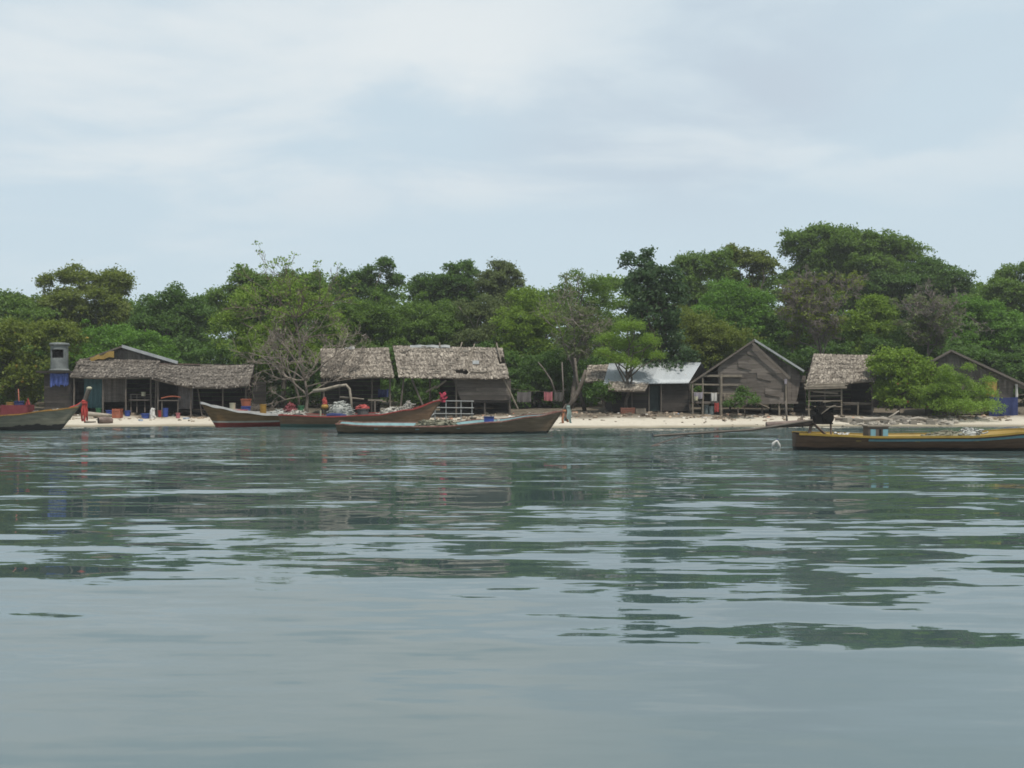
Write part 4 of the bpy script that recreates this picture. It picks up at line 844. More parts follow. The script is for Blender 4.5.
mb = MB(); mb.box(W(714, 402.3, d5 + 0.9), (2.6, 2.0, 0.12)); mb.box(W(763, 402.3, d5 + 1.9), (3.0, 4.0, 0.12)); mb.build('floor', PLANK, D)
mb = MB(); g = D.location.z; boards(mb, [(XX(722, d5 + 4.5), ZZ(402, d5)), (XX(806, d5 + 4.5), ZZ(402, d5)), (XX(806, d5 + 4.5), ZZ(374, d5)), (XX(722, d5 + 4.5), ZZ(366, d5))], d5 + 4.5, 0.25); side_boards(mb, XX(719, d5), d5 + 0.06, d5 + 4.4, ZZ(402, d5), ZZ(370, d5)); side_boards(mb, XX(799, d5), d5 + 1.25, d5 + 4.4, ZZ(402, d5), ZZ(374, d5)); mb.build('wall', PLANK, D)
for px, y, dd, r_, m_ in ((692.5, 381, -0.12, .06, POLE), (702.5, 376, -0.1, .055, POLE), (721, 374, -0.14, .09, POLE), (738, 401, 0, .05, POSTDK), (762, 401, .3, .05, POSTDK), (779, 401, 0, .06, POLE), (786, 378, -0.1, .055, POLE), (730, 401, 3.5, .06, POSTDK), (770, 401, 3.5, .06, POSTDK), (797, 401, 3, .06, POSTDK), (702, 401, 1.7, .05, POSTDK)):
    post(D, px, 413, y, d5 + dd, r_, m_, name='stilt')
mb = MB(); mb.beam(W(756, 402, d5 - .2), W(769.5, 408, d5 - .5), 0.16, 0.04); mb.build('ramp', POLE, D)
mb = MB(); mb.sheet(lambda u, v: W(lerp(784.6, 787, u), lerp(379, 384, v), d5 - 0.2), 3, 6, 0.03); mb.build('rag', LILAC, D)
cloth('washing', 'pale lilac cloth over the porch rail of the stilt house', 'cloth', 694, 703, 392, 399, d5 - 0.17, LILAC, 2, .6, 'washing on the porch rail')
cloth('washing', 'white shirt hung beside the thick porch post of the stilt house', 'cloth', 711, 717, 392.5, 401, d5 - 0.17, WHITE, 2, .6, 'washing on the porch rail')
cloth('washing', 'crumpled cream rag at the corner of the porch rail', 'cloth', 694.5, 698, 396, 400.5, d5 - 0.25, CREAM, 1, .6, 'washing on the porch rail')
cloth('washing', 'brown towel on the porch rail past the thick post', 'cloth', 724, 734, 394, 400.5, d5 - 0.17, POLE, 2, .6, 'washing on the porch rail')
cloth('washing', 'red cloth hanging below the porch floor of the stilt house', 'cloth', 714.5, 719, 402.5, 412, d5 - 0.25, RED, 1, .8)

# small stilted thatch hut E
d6 = 57
E = thing('stilted_thatch_hut', 'little thatched hut on poles with a bamboo slat front', 'hut', (XX(838, d6), d6, gz(XX(838, d6), d6)))
thatch('roof', THATCH, E, W(814, 354.5, d6 + 1.8), W(876, 356, d6 + 1.8), W(874, 381, d6 - 0.1), W(806, 385, d6 - 0.4), ln=0.28, fray=0.12)
thatch('rear_roof', THATCHDK, E, W(876, 356, d6 + 1.85), W(814, 354.5, d6 + 1.85), W(806, 378, d6 + 4), W(876, 378, d6 + 4), col=0.2, row=0.3)
mb = MB()
for k in range(5): mb.tube(limb_path(W(803 + random.uniform(0, 3), 384.5 + k * 1.1, d6 - 0.42 - .03 * k), W(846 + random.uniform(-2, 3), 383.5 + k * 1.1, d6 - 0.42 - .03 * k), 4, .006), 0.04, 6)
mb.build('eave_pole', POLE, E)
for y in (391, 396, 401, 406.5):
    mb = MB(); mb.tube(limb_path(W(808, y, d6 - .3), W(842, y - random.uniform(-1, 1), d6 - .3), 3, .01), 0.032, 6); mb.build('slat_rail', POLE, E)
mb = MB(); mb.beam(W(813, 391.5, d6 - .33), W(838, 393.5, d6 - .35), 0.03, 0.1); mb.beam(W(823, 402, d6 - .33), W(831, 401, d6 - .35), 0.03, 0.08); mb.build('loose_board', POLE, E)
for px, y, dd in ((809, 385, -.25), (841.5, 384, -.25), (825, 385, 1.6), (872, 382, 0), (858, 402, -.1)): post(E, px, 416, y, d6 + dd, 0.05, POLE if dd < 0 else POSTDK)
g = E.location.z; mb = MB(); boards(mb, [(XX(811, d6 + 3.6), g - .1), (XX(874, d6 + 3.6), g - .1), (XX(874, d6 + 3.6), ZZ(380, d6)), (XX(811, d6 + 3.6), ZZ(380, d6))], d6 + 3.6, 0.25); side_boards(mb, XX(872, d6), d6 + .1, d6 + 3.5, g - .1, ZZ(382, d6)); side_boards(mb, XX(811, d6), d6 + 1.1, d6 + 3.5, g - .1, ZZ(382, d6)); mb.build('wall', PLANKDK, E)
mb = MB(); mb.box(W(852, 404, d6 + 1.2), (1.6, 2.0, .1)); mb.beam(W(843, 402.5, d6 - .1), W(872, 403.5, d6 - .1), .06, .06); mb.build('platform', POSTDK, E)

# hut F
d7 = 57
Fh = thing('plank_hut', 'grey plank hut with a low tin gable behind the yellow-green bush', 'hut', (XX(985, d7), d7, gz(XX(985, d7), d7)))
mb = MB(); boards(mb, pxpoly([(925, 366), (951, 353), (1014, 384), (1013, 414), (925, 414)], d7), d7, 0.15, vertical=True); mb.build('plank_wall', PLANK, Fh)
for (pa, pb, dd) in (((951, 351), (920, 368), 0), ((951, 351), (1032, 388.5), 0)):
    a, e = W(*pa, d7 - 0.3), W(*pb, d7 - 0.3); back = Vector((2.0, 5, 0))
    mb = MB(); mb.sheet(lambda u, v: a.lerp(e, u) + back * v + Vector((0, 0, 0.02 * math.sin(v * 150))), 6, 60, 0.03); mb.build('roof', TIN, Fh)
    f = MB(); f.beam(a + Vector((0, -0.03, 0.02)), e + Vector((0, -0.03, .02)), 0.05, 0.12); f.build('barge_board', PLANK, Fh)
post(Fh, 1016.5, 418, 384, d7 - 0.15, 0.085, WHITE); post(Fh, 1031, 417, 389, d7 - .1, 0.06)
mb = MB(); mb.beam(W(1017, 395, d7 - .1), W(1031, 394, d7 - .1), .05, .06); mb.beam(W(1019, 412, d7 - .1), W(1031, 401, d7 - .1), .05, .05); mb.build('brace', POLE, Fh)
cloth('tarpaulin', 'blue tarpaulin slung across the foot of the grey plank hut', 'tarpaulin', 989, 1018, 397, 417, d7 - 0.3, NAVY, 3, 1.0)
cloth('yellow_cloth', 'mustard yellow cloth hanging on the plank hut above the blue tarpaulin', 'cloth', 985, 997, 381, 396, d7 - 0.2, OCHRE, 2, 1.2)

# ------------------------------------------------------------------ boats
def boat(name, label, px_mid, d, L_, yaw, roll, sheer, beam, stem_rake, hullm, railm, innerm, stern_rake=0.1, draft=0.22, deck=True, rail=0.05, stripe=None):
    """local x: stern 0 -> bow L_, shifted so that the origin is amidships on the waterline"""
    root = thing(name, label, 'boat', (XX(px_mid, d), d, 0), yaw, rx=roll)
    N, K = 40, 9; mb = MB(); H = L_ / 2
    def pt(u, s, side, inset=0.0):
        zs = sm_interp(sheer, u); bw = max(0.02, sm_interp(beam, u) - inset)
        xs = u * L_; rake_b = stem_rake * max(0, (u - 0.7) / 0.3) ** 1.6; rake_s = stern_rake * max(0, (0.15 - u) / 0.15)
        zk = -draft + 0.12 * max(0, (u - 0.75) / 0.25) ** 2 + inset
        x = xs - rake_b * (1 - s) + rake_s * (1 - s) * -1 * -1
        z = zk + (zs - zk) * s
        return Vector((x - H, side * bw * (s ** 0.55), z))
    idx = []
    for i in range(N + 1):
        u = i / N; row = []
        for k in range(K + 1): row.append(len(mb.v)); mb.v.append(tuple(pt(u, 1 - k / K, 1)))
        for k in range(1, K + 1): row.append(len(mb.v)); mb.v.append(tuple(pt(u, k / K, -1)))
        idx.append(row)
    W_ = len(idx[0])
    for i in range(N):
        for k in range(W_ - 1): mb.f.append((idx[i][k], idx[i + 1][k], idx[i + 1][k + 1], idx[i][k + 1]))
    mb.f.append(tuple(idx[0])); mb.f.append(tuple(reversed(idx[N])))
    hull = mb.build('hull', hullm, root, local=True, smooth=True)
    mi = MB(); idx = []
    for i in range(N + 1):
        u = lerp(0.015, 0.985, i / N); row = []
        for k in range(K + 1): row.append(len(mi.v)); mi.v.append(tuple(pt(u, 1 - 0.7 * k / K, 1, 0.035)))
        for k in range(0, K + 1): row.append(len(mi.v)); mi.v.append(tuple(pt(u, 0.3 + 0.7 * k / K, -1, 0.035)))
        idx.append(row)
    W_ = len(idx[0])
    for i in range(N):
        for k in range(W_ - 1): mi.f.append((idx[i][k], idx[i][k + 1], idx[i + 1][k + 1], idx[i + 1][k]))
    mi.f.append(tuple(reversed(idx[0]))); mi.f.append(tuple(idx[N]))
    mi.build('inner_planking', innerm, root, local=True, smooth=True)
    for side in (1, -1):
        mr = MB(); pr = None
        P = [pt(i / N, 1, side) + Vector((0, side * 0.012, 0.012)) for i in range(N + 1)]
        base = 0
        for i, p in enumerate(P):
            for dy, dz in ((-rail * .6, -rail * .6), (rail * .5, -rail * .6), (rail * .5, rail * .5), (-rail * .6, rail * .5)): mr.v.append((p.x, p.y + dy, p.z + dz))
        for i in range(N):
            for k in range(4):
                k2 = (k + 1) % 4; mr.f.append((i * 4 + k, i * 4 + k2, (i + 1) * 4 + k2, (i + 1) * 4 + k))
        mr.f += [(3, 2, 1, 0), (N * 4, N * 4 + 1, N * 4 + 2, N * 4 + 3)]
        mr.build('gunwale', railm, root, local=True)
    if stripe:
        u0, u1, s0, s1, sm_ = stripe
        for side in (1, -1):
            ms = MB(); n_ = 30; o_ = Vector((0, side * 0.012, 0))
            for i in range(n_ + 1):
                u = lerp(u0, u1, i / n_); ms.v += [tuple(pt(u, s0, side) + o_), tuple(pt(u, s1, side) + o_), tuple(pt(u, s1, side) - o_), tuple(pt(u, s0, side) - o_)]
            for i in range(n_):
                for k in range(4): ms.f.append((i * 4 + k, i * 4 + (k + 1) % 4, i * 4 + 4 + (k + 1) % 4, i * 4 + 4 + k))
            ms.f += [(3, 2, 1, 0), tuple(n_ * 4 + k for k in range(4))]
            ms.build('stripe', sm_, root, local=True)
    for u in (0.18, 0.36, 0.54, 0.72):
        m_ = MB(); bw = sm_interp(beam, u) - 0.04; m_.box((u * L_ - H, 0, sm_interp(sheer, u) - 0.13), (0.16, bw * 1.9, 0.04)); m_.build('thwart', innerm, root, local=True)
    root['pt'] = 0
    del root['pt']
    return root, pt, H
def bpos(root, v):
    m = Matrix.Translation(root.location) @ root.rotation_euler.to_matrix().to_4x4(); return m @ Vector(v)
def ribbons(root, base, n, length, mat, w=0.05, rad=0.05, spread=0.10, wraps=3):
    mb = MB(); b = Vector(base)
    for k in range(wraps): mb.lathe([(rad, 0), (rad * 1.35, 0.03), (rad * 1.3, 0.07), (rad, 0.1)], b + Vector((0, 0, -0.12 + k * 0.09)), 10)
    for k in range(n):
        a = 6.28 * k / n; ox, oy = math.cos(a) * rad, math.sin(a) * rad; l = length * random.uniform(0.7, 1.1); ph = random.random() * 6
        mb.sheet(lambda u, v: b + Vector((ox + (u - .5) * w + math.cos(a) * spread * v * .6 + 0.02 * math.sin(v * 9 + ph), oy + math.sin(a) * spread * v * .6 + .01 * math.sin(v * 7), -l * v)), 2, 8, 0.006)
    return mb.build('ribbon', mat, root, local=True)

H1 = hull_mat('grey_hull', [(-1, (0.012, 0.012, 0.011)), (0.24, (0.22, 0.20, 0.145)), (0.9, (0.26, 0.225, 0.15))], 0.45)
b1, pt, H = boat('longtail_boat', 'grey longtail boat with an orange-yellow rail and a red ribboned prow post', -28, 47.7, 10.2, 0, R(3), [(0, .62), (0.35, .50), (0.52, .56), (0.72, .76), (0.88, 0.95), (1, 1.08)], [(0, .5), (.25, .78), (.6, .72), (.85, .40), (1, .06)], 0.95, H1, M('orange_rail', [(0.08, .045, .022), (0.25, 0.13, 0.03), (0.36, .20, .045)], scale=5, island=0), PLANK)
tip = pt(1, 1, 1)
mb = MB(); mb.tube([tip + Vector((-0.5, 0, -0.12)), tip + Vector((0.0, 0, 0.05)), tip + Vector((0.26, 0, 0.3)), tip + Vector((0.48, 0, 0.9))], [.06, .09, .11, .12], 8); mb.build('prow_post', POSTDK, b1, local=True)
mb = MB(); mb.lathe([(0.125, 0), (0.13, 0.07), (0.06, 0.12)], tip + Vector((0.48, 0, 0.86)), 10); mb.build('prow_cap', CREAM, b1, local=True)
ribbons(b1, tip + Vector((0.24, -0.02, 0.28)), 6, .92, RIBBON, w=.09, rad=.09, spread=.05, wraps=2)
mb = MB(); mb.tube([tip + Vector((-0.45, 0, -0.02)), tip + Vector((-.1, 0, .1)), tip + Vector((.2, 0, .3))], .045, 6); mb.build('prow_wrap', RIBBON, b1, local=True)

H2 = hull_mat('brown_hull', [(-1, (0.20, 0.028, 0.022)), (0.25, (0.44, 0.43, 0.38)), (0.33, (0.17, 0.10, 0.042))], 0.02)
b2, pt2, Hh2 = boat('longtail_boat', 'brown wooden boat with a white rail and red bottom beached before the sagging shelter', 246, 52.2, 4.7, R(180 + 33), R(-3), [(0, .62), (.3, .66), (.6, .82), (.85, 1.05), (1, 1.24)], [(0, .5), (.3, .7), (.6, .66), (.85, .38), (1, .05)], 0.85, H2, WHITE, PLANK, rail=0.10)

H3 = hull_mat('red_railed_hull', [(-1, (0.06, 0.12, 0.10)), (0.20, (0.18, 0.105, 0.06))], 0.05)
b3, pt3, Hh3 = boat('longtail_boat', 'longtail boat with red rail and red ribboned upswept bow, behind the grey-brown boat', 361, 51.6, 8.2, R(4), R(3), [(0, .66), (.3, .58), (.6, .66), (.8, .90), (1, 1.36)], [(0, .5), (.3, .72), (.6, .68), (.85, .36), (1, .05)], 0.9, H3, RED, PLANK)
tip = pt3(1, 1, 1)
mb = MB(); mb.tube([tip + Vector((-.5, 0, -.2)), tip + Vector((0, 0, 0.06)), tip + Vector((.22, 0, .25))], [.08, .085, .07], 8); mb.build('prow_post', POSTDK, b3, local=True)
mb = MB()
for k in range(5): mb.sheet(lambda u, v: tip + Vector((-1.0 + 1.05 * u, 0.06 * math.sin(k * 2) - .03, -0.50 + 0.62 * u - 0.10 * v + .02 * math.sin(u * 14 + k))), 14, 2, 0.07)
mb.build('prow_ribbon', RIBBON, b3, local=True)
mb = MB(); q = tip + Vector((.10, -.02, .02))
for _ in range(26):
    e = q + Vector((random.uniform(-.18, .22), random.uniform(-.14, .1), random.uniform(-.12, .42))); mb.tube(limb_path(q + Vector((random.uniform(-.05, .05), 0, random.uniform(-.05, .15))), e, 3, .2), [.03, .06, .055, .03], 5)
mb.build('ribbon', paint('crimson_ribbon', (0.55, 0.04, 0.09), .8), b3, local=True)

H4 = hull_mat('weathered_hull', [(-1, (0.022, 0.030, 0.026)), (0.10, (0.150, 0.105, 0.066)), (0.7, (0.185, 0.135, 0.09))], 0.22)
b4, pt4, Hh4 = boat('longtail_boat', 'long weathered grey-brown boat with a pale blue inside, moored nearest the beach middle', 450, 43.9, 9.85, 0, R(5), [(0, .47), (.12, .40), (.45, .38), (.7, .56), (.88, .78), (1, .98)], [(0, .45), (.2, .66), (.6, .66), (.85, .36), (1, .05)], 0.75, H4, M('brown_red_rail', [(0.10, .05, .04), (0.20, 0.095, 0.075), (0.30, .20, .16)], scale=4, island=0), paint('faded_blue_inside', (0.27, 0.46, 0.48), .7))
tip = pt4(1, 1, 1)
mb = MB(); mb.tube([tip + Vector((-.3, 0, -.08)), tip + Vector((.02, 0, .04)), tip + Vector((.16, 0, .3))], [.06, .065, .05], 8); mb.build('prow_post', POSTDK, b4, local=True)
ribbons(b4, tip + Vector((.22, -.03, .26)), 4, .85, paint('pale_ribbon', (0.32, 0.42, 0.38), .8), w=.10, rad=.06, spread=.10, wraps=1)
ribbons(b4, tip + Vector((.06, -.05, .08)), 3, .62, paint('orange_ribbon', (0.48, 0.20, 0.10), .8), w=.10, rad=.07, spread=.12, wraps=1)

H5 = hull_mat('dark_brown_hull', [(-1, (0.018, 0.017, 0.015)), (0.10, (0.115, 0.066, 0.040)), (0.6, (0.13, 0.076, 0.046))], 0.10)
b5, pt5, Hh5 = boat('longtail_boat', 'dark brown longtail boat with yellow inside and light blue stripe, engine at its stern', 955, 31.8, 10.0, R(-2), R(1.2), [(0, .52), (.1, .49), (.25, .44), (.5, .46), (.75, .62), (.9, .9), (1, 1.15)], [(0, .45), (.15, .68), (.6, .74), (.85, .4), (1, .05)], 0.9, H5, YELLOW, YELLOW, stern_rake=-0.05, rail=0.06, stripe=(0.21, 0.985, 0.80, 0.90, LIGHTBLUE))
# stern deck and engine of boat 5
mb = MB(); mb.sheet(lambda u, v: Vector((lerp(-Hh5 + .02, -Hh5 + .75, u), lerp(-.42, .42, v) * (1 + .2 * u), .49 - .05 * u)), 4, 4, .05); mb.build('stern_deck', BLACKIRON, b5, local=True)
sx = -Hh5
E_ = MB()
E_.box((sx + .74, 0, .99), (.34, .34, .26), jit=.02); E_.box((sx + .76, 0, 1.22), (.20, .26, .22), jit=.02); E_.box((sx + .80, 0, 1.36), (.26, .22, .07), jit=.01)
E_.tube([(sx + .98, -.20, 1.02), (sx + .98, .20, 1.02)], .175, 16); E_.tube([(sx + .98, -.23, 1.02), (sx + .98, -.19, 1.02)], .10, 14)
E_.tube([(sx + .98, -.10, 1.22), (sx + .98, .16, 1.22)], .09, 12); E_.lathe([(.04, 0), (.09, .02), (.09, .12), (.03, .15)], (sx + .74, .04, 1.40), 10)
E_.tube([(sx + .66, .08, 1.2), (sx + .58, .1, 1.36), (sx + .47, .1, 1.38)], .035, 7); E_.box((sx + .55, 0, 1.02), (.12, .24, .18), jit=.02)
E_.tube([(sx + .62, -.14, 1.3), (sx + .75, -.18, 1.12), (sx + .9, -.16, 1.2)], .018, 6); E_.box((sx + .80, .0, .845), (.68, .26, .05)); E_.box((sx + 1.1, 0, 1.26), (.08, .22, .16), jit=.02)
eng = E_.build('engine', BLACKIRON, b5, local=True)
mb = MB(); mb.tube([(sx + .42, 0, .48), (sx + .50, 0, .84)], .05, 8); mb.tube([(sx + .55, .12, .84), (sx + .98, .12, .45)], .025, 6); mb.tube([(sx + .55, -.12, .84), (sx + .98, -.12, .45)], .025, 6); mb.tube([(sx + 1.1, 0, .9), (sx + 1.12, 0, .43)], .03, 6); mb.build('engine_mount', RUST, eng, local=True)
mb = MB(); mb.tube([(sx + .72, -.1, 1.1), (sx + 1.05, -.15, 1.36), (sx + 1.2, -.15, 1.38)], .02, 6); mb.tube([(sx + 1.08, -.15, 1.37), (sx + 1.22, -.15, 1.41)], .03, 6); mb.build('tiller', POLE, eng, local=True)
mb = MB(); mb.tube([(sx + .55, .0, .86), (sx - .93, .0, .78)], .105, 12); mb.lathe([(.04, 0), (.03, .03)], (sx - .2, 0, .87), 6); mb.build('exhaust_pipe', RUST, eng, local=True)
mb = MB(); mb.tube([(sx + .5, -.12, .94), (sx - 1.4, -.12, .64), (sx - 4.55, -.12, .44)], [.042, .04, .035], 8); mb.build('propeller_shaft', POSTDK, eng, local=True)
mb = MB(); mb.tube([(sx - 3.3, -.12, .53), (sx - 4.0, -.12, .31), (sx - 4.5, -.12, .15)], .018, 6); mb.tube([(sx - 4.58, -.12, .12), (sx - 4.3, -.12, .15)], .022, 6); mb.build('skeg_rod', RUST, eng, local=True)
mb = MB()
for k in range(3):
    a = k * 2.094 + .4
    c0 = Vector((sx - 4.55, -.12, .44)); dv_ = Vector((0, math.cos(a), math.sin(a))); sd_ = Vector((.5, -math.sin(a) * .8, math.cos(a) * .8))
    mb.sheet(lambda u, v: c0 + dv_ * (.02 + .16 * u) + sd_ * (v - .5) * .12 * math.sin(math.pi * min(1, u * .8 + .2)), 6, 4, .01)
mb.lathe([(.02, -.05), (.035, -.02), (.035, .04), (.015, .07)], (sx - 4.55, -.12, .44), 8); mb.build('propeller', PIPE, eng, local=True)

# ------------------------------------------------------------------ loose things
def heap_mesh(mb, c, rx, ry, rz, seed, n=14, m=8, rough=0.35):
    base = len(mb.v)
    for j in range(m + 1):
        for i in range(n):
            a = 2 * math.pi * i / n; e = j / m * math.pi / 2
            k = 1 + rough * mnoise.noise((math.cos(a) * 2 + seed, math.sin(a) * 2, e * 2.5)) + rough * .5 * random.uniform(-.5, .5)
            mb.v.append((c[0] + rx * k * math.cos(a) * math.cos(e), c[1] + ry * k * math.sin(a) * math.cos(e), c[2] + rz * k * math.sin(e)))
    for j in range(m):
        for i in range(n):
            i2 = (i + 1) % n; mb.f.append((base + j * n + i, base + j * n + i2, base + (j + 1) * n + i2, base + (j + 1) * n + i))
    mb.f.append(tuple(base + i for i in reversed(range(n)))); mb.f.append(tuple(base + m * n + i for i in range(n)))
def heap(name, label, cat, c, rx, ry, rz, mat, bits=60, group=None):
    root_loc = Vector(c); mb = MB(); heap_mesh(mb, (0, 0, 0), rx, ry, rz, c[0])
    for _ in range(bits):                   # loops of mesh and cord over the heap
        a, e = random.uniform(0, 6.28), random.uniform(.1, 1.4); p = Vector((rx * math.cos(a) * math.cos(e), ry * math.sin(a) * math.cos(e), rz * math.sin(e))) * random.uniform(.95, 1.15)
        q = p + Vector((random.uniform(-.25, .25), random.uniform(-.2, .2), random.uniform(-.12, .06))); mb.tube(limb_path(p, q, 3, .25), random.uniform(.015, .035), 4)
    o = mb.build(name, mat); o.location = root_loc; return tag(o, label, cat, group)
def tub(label, c, r, h, mat, name='tub', cat='tub', taper=.82, rim=True):
    root = thing(name, label, cat, c)
    mb = MB(); mb.lathe([(r * taper, 0), (r, h), (r * .94, h), (r * taper * .93, .03)], c, 18); mb.build('body', mat, root)
    if rim:
        mb = MB(); mb.lathe([(r, h - .03), (r * 1.08, h - .025), (r * 1.08, h + .012), (r * 0.98, h + .014)], c, 18); mb.build('rim', mat, root)
    return root
def crate(label, c, sx_, sy_, h, mat, rz=0, lid=None):
    root = thing('crate', label, 'crate', c); mb = MB(); t = .03
    for k in range(3):
        z = h * (k + .5) / 3
        mb.box((c[0], c[1] - sy_ / 2, c[2] + z), (sx_, t, h / 3 - .025)); mb.box((c[0], c[1] + sy_ / 2, c[2] + z), (sx_, t, h / 3 - .025)); mb.box((c[0] - sx_ / 2, c[1], c[2] + z), (t, sy_ - .04, h / 3 - .025)); mb.box((c[0] + sx_ / 2, c[1], c[2] + z), (t, sy_ - .04, h / 3 - .025))
    mb.build('slats', mat, root); mb = MB()
    for a in (-1, 1):
        for b_ in (-1, 1): mb.box((c[0] + a * (sx_ / 2 - .01), c[1] + b_ * (sy_ / 2 + .002), c[2] + h / 2), (.06, .05, h))
    mb.build('corner', mat, root); mb = MB(); mb.box((c[0], c[1], c[2] + .03), (sx_ - .06, sy_ - .06, .03)); mb.build('bottom', mat, root)
    if lid: mb = MB(); mb.box((c[0], c[1], c[2] + h + .022), (sx_ + .05, sy_ + .08, .04)); mb.build('lid', lid, root)
    return root
def onground(px, d): x = XX(px, d); return Vector((x, d, gz(x, d)))
# on the beach by hut A
crate('faded orange crate standing on the sand before the gabled hut', onground(117.5, 55.6), .40, .38, .52, ORANGE)
tub('blue bucket beside the faded orange crate, towards the teal cloth wall', onground(109, 56.4), .17, .30, BLUE, 'bucket', 'bucket')
tub('blue bucket in front of the slatted bench of the gabled hut', onground(127.5, 56.4), .16, .30, BLUE, 'bucket', 'bucket')
tub('dark green bin at the foot of the teal cloth wall', onground(98.5, 56.6), .16, .40, GREEN, 'bin', 'bin')
tub('blue wash basin on the sand beside the white sack', onground(145.5, 55.4), .24, .26, BLUE, 'basin', 'basin', .8)
heap('white_sack', 'slumped white sack standing on the sand between the two thatched eaves', 'sack', onground(152.5, 55.4), .15, .15, .55, WHITE, 6)
root = thing('basket', 'dark woven basket tipped on its side at the water edge', 'basket', onground(104, 53.2))
mb = MB(); c = root.location; mb.tube([c + Vector((-.22, -.18, .16)), c + Vector((0, 0, .18)), c + Vector((.26, .14, .14)), c + Vector((.4, .2, .12))], [.17, .2, .17, .1], 14); mb.build('body', RUST, root)
mb = MB(); mb.tube([c + Vector((-.235, -.192, .16)), c + Vector((-.222, -.182, .16))], .14, 14); mb.build('opening', HOLESHADE, root)  # solid dark disc, painted shade of the basket's hollow
def logthing(label, pts, r, mat=None, name='driftwood', cat='driftwood'):
    P = [Vector(p) for p in pts]; o = P[0].copy(); mb = MB(); mb.tube([p - o for p in P], [r * (1 - .4 * i / (len(P) - 1)) for i in range(len(P))], 7); b = mb.build(name, mat or DRIFT, smooth=True); b.location = o; return tag(b, label, cat)
def lg(px, d, h): p = onground(px, d); p.z += h; return p
logthing('thick pale driftwood log on the sand near the red ribbons', [lg(86, 55.2, .25), lg(95, 55.4, .22), lg(104, 55.6, .16), lg(112, 55.8, .1)], .14)
logthing('thin driftwood stick lying below the thick pale log', [lg(84, 53.4, .05), lg(92, 53.5, .04), lg(96, 53.6, .03)], .05, BARK)
logthing('long weathered log below the little stilted thatch hut', [lg(836, 54.2, .15), lg(848, 54.4, .13), lg(862, 54.3, .13)], .09, POSTDK)
logthing('grey plank-like log in front of the orange-flowered bush', [lg(862, 53.9, .15), lg(880, 54.2, .2), lg(893, 54.0, .1)], .10)
logthing('forked driftwood propped among the stones by the flowering bush', [lg(885, 54.3, .1), lg(893, 54.2, .35), lg(899, 54.3, .55)], .06)
logthing('bleached driftwood root sprawling at the edge of the yellow-green bush', [lg(905, 54.0, .08), lg(918, 53.8, .25), lg(930, 54.0, .12), lg(945, 54.3, .05)], .10)
logthing('short driftwood stub near the sloping sand by the blue tarpaulin', [lg(938, 53.7, .06), lg(946, 53.6, .14), lg(951, 53.8, .08)], .08)
logthing('arched pale fallen branch bending down before the small thatch shelter', [W(313, 391, 54.8), W(325, 389.5, 54.8), W(338, 386, 54.8), W(346, 385, 54.8), W(349.5, 389, 54.8), W(351, 400, 54.8), W(352, 412, 54.8)], .10, PALEBARK, 'fallen_branch', 'branch')
logthing('straight pale pole lying level under the small thatch shelter', [W(340, 397, 55), W(352, 398, 55), W(364, 399.2, 55)], .06, POLE, 'pole', 'pole')
logthing('thin wooden pole standing in the wet sand before the stilt house', [W(787.5, 429, 50.5), W(786.5, 415, 50.5), W(785.5, 401, 50.5)], .06, POSTDK, 'mooring_pole', 'pole')
logthing('short stake standing on the sand near the black engine', [W(802.5, 427, 51.5), W(802.3, 420, 51.5), W(802.5, 415, 51.5)], .04, POSTDK, 'mooring_pole', 'pole')
t = thing('work_table', 'rough wooden table with an orange cloth top under the sagging thatch', 'table', onground(170, 56.0))
mb = MB(); mb.box(W(170, 400.5, 56.0), (1.1, .6, .05)); mb.build('tabletop', PLANK, t)
mb = MB(); mb.sheet(lambda u, v: W(lerp(161, 180.5, u), 398.6 - 2.2 * math.sin(u * 2.6) * .9 + .4 * math.sin(v * 9), 55.72 + .55 * v), 12, 5, .03); mb.build('cloth_top', ORANGE, t)
for px, dd in ((162, -.22), (178, -.22), (162, .25), (178, .25)): mb = MB(); mb.beam(onground(px, 56 + dd) - Vector((0, 0, .05)), W(px, 400.5, 56 + dd), .05); mb.build('leg', POSTDK, t)
tub('blue barrel under the orange-topped table', onground(165.5, 55.9), .15, .48, BLUE, 'barrel', 'barrel', .92)
tub('small red tub under the orange-topped table next to the blue barrel', onground(160.5, 55.9), .15, .35, RED)
tub('little red and white pail at the grey hanging sheet', onground(178, 55.6), .12, .28, PINK, 'pail', 'bucket')
tub('white jug on the floor of the gabled hut bench', W(143.5, 396, 57), .11, .22, CREAM, 'jug', 'jug', 1.1)
# tubs stacked behind the brown boat
tub('tall blue tub under the orange one, behind the brown boat', onground(246, 55.2) + Vector((0, 0, .36)), .26, .42, BLUE)
tub('orange tub stacked on the blue one behind the brown boat', onground(246, 55.2) + Vector((0, 0, .80)), .29, .38, ORANGE)
st = thing('stand', 'low wooden stand carrying the stacked tubs', 'stand', onground(246, 55.2)); mb = MB(); mb.box(st.location + Vector((0, 0, .31)), (.8, .6, .08)); mb.build('top', WHITE, st)
for a in (-.33, .33):
    mb = MB(); mb.box(st.location + Vector((a, 0, .12)), (.07, .5, .32)); mb.build('leg', POSTDK, st)
def inboat(root, x, y, z): return bpos(root, (x, y, z))
tub('cream bucket standing in the brown boat', inboat(b2, .72, 0, .80), .15, .42, CREAM, 'bucket', 'bucket', .95)
tub('flat red basin at the middle of the brown boat', inboat(b2, .35, 0.1, .66), .38, .22, RED, 'basin', 'basin')
tub('tall amber plastic can in the brown boat', inboat(b2, -.9, 0, .52), .17, .62, AMBER, 'can', 'can', .97)
heap('net_pile', 'heap of dark nets and floats in the stern of the brown boat', 'fishing net', inboat(b2, -1.9, 0, .48), .75, .4, .34, NET, 90)
heap('net_pile', 'pale knotted net heaped at the stern of the red-railed boat', 'fishing net', inboat(b3, -3.4, 0, .55), .6, .4, .3, NETPALE, 80)
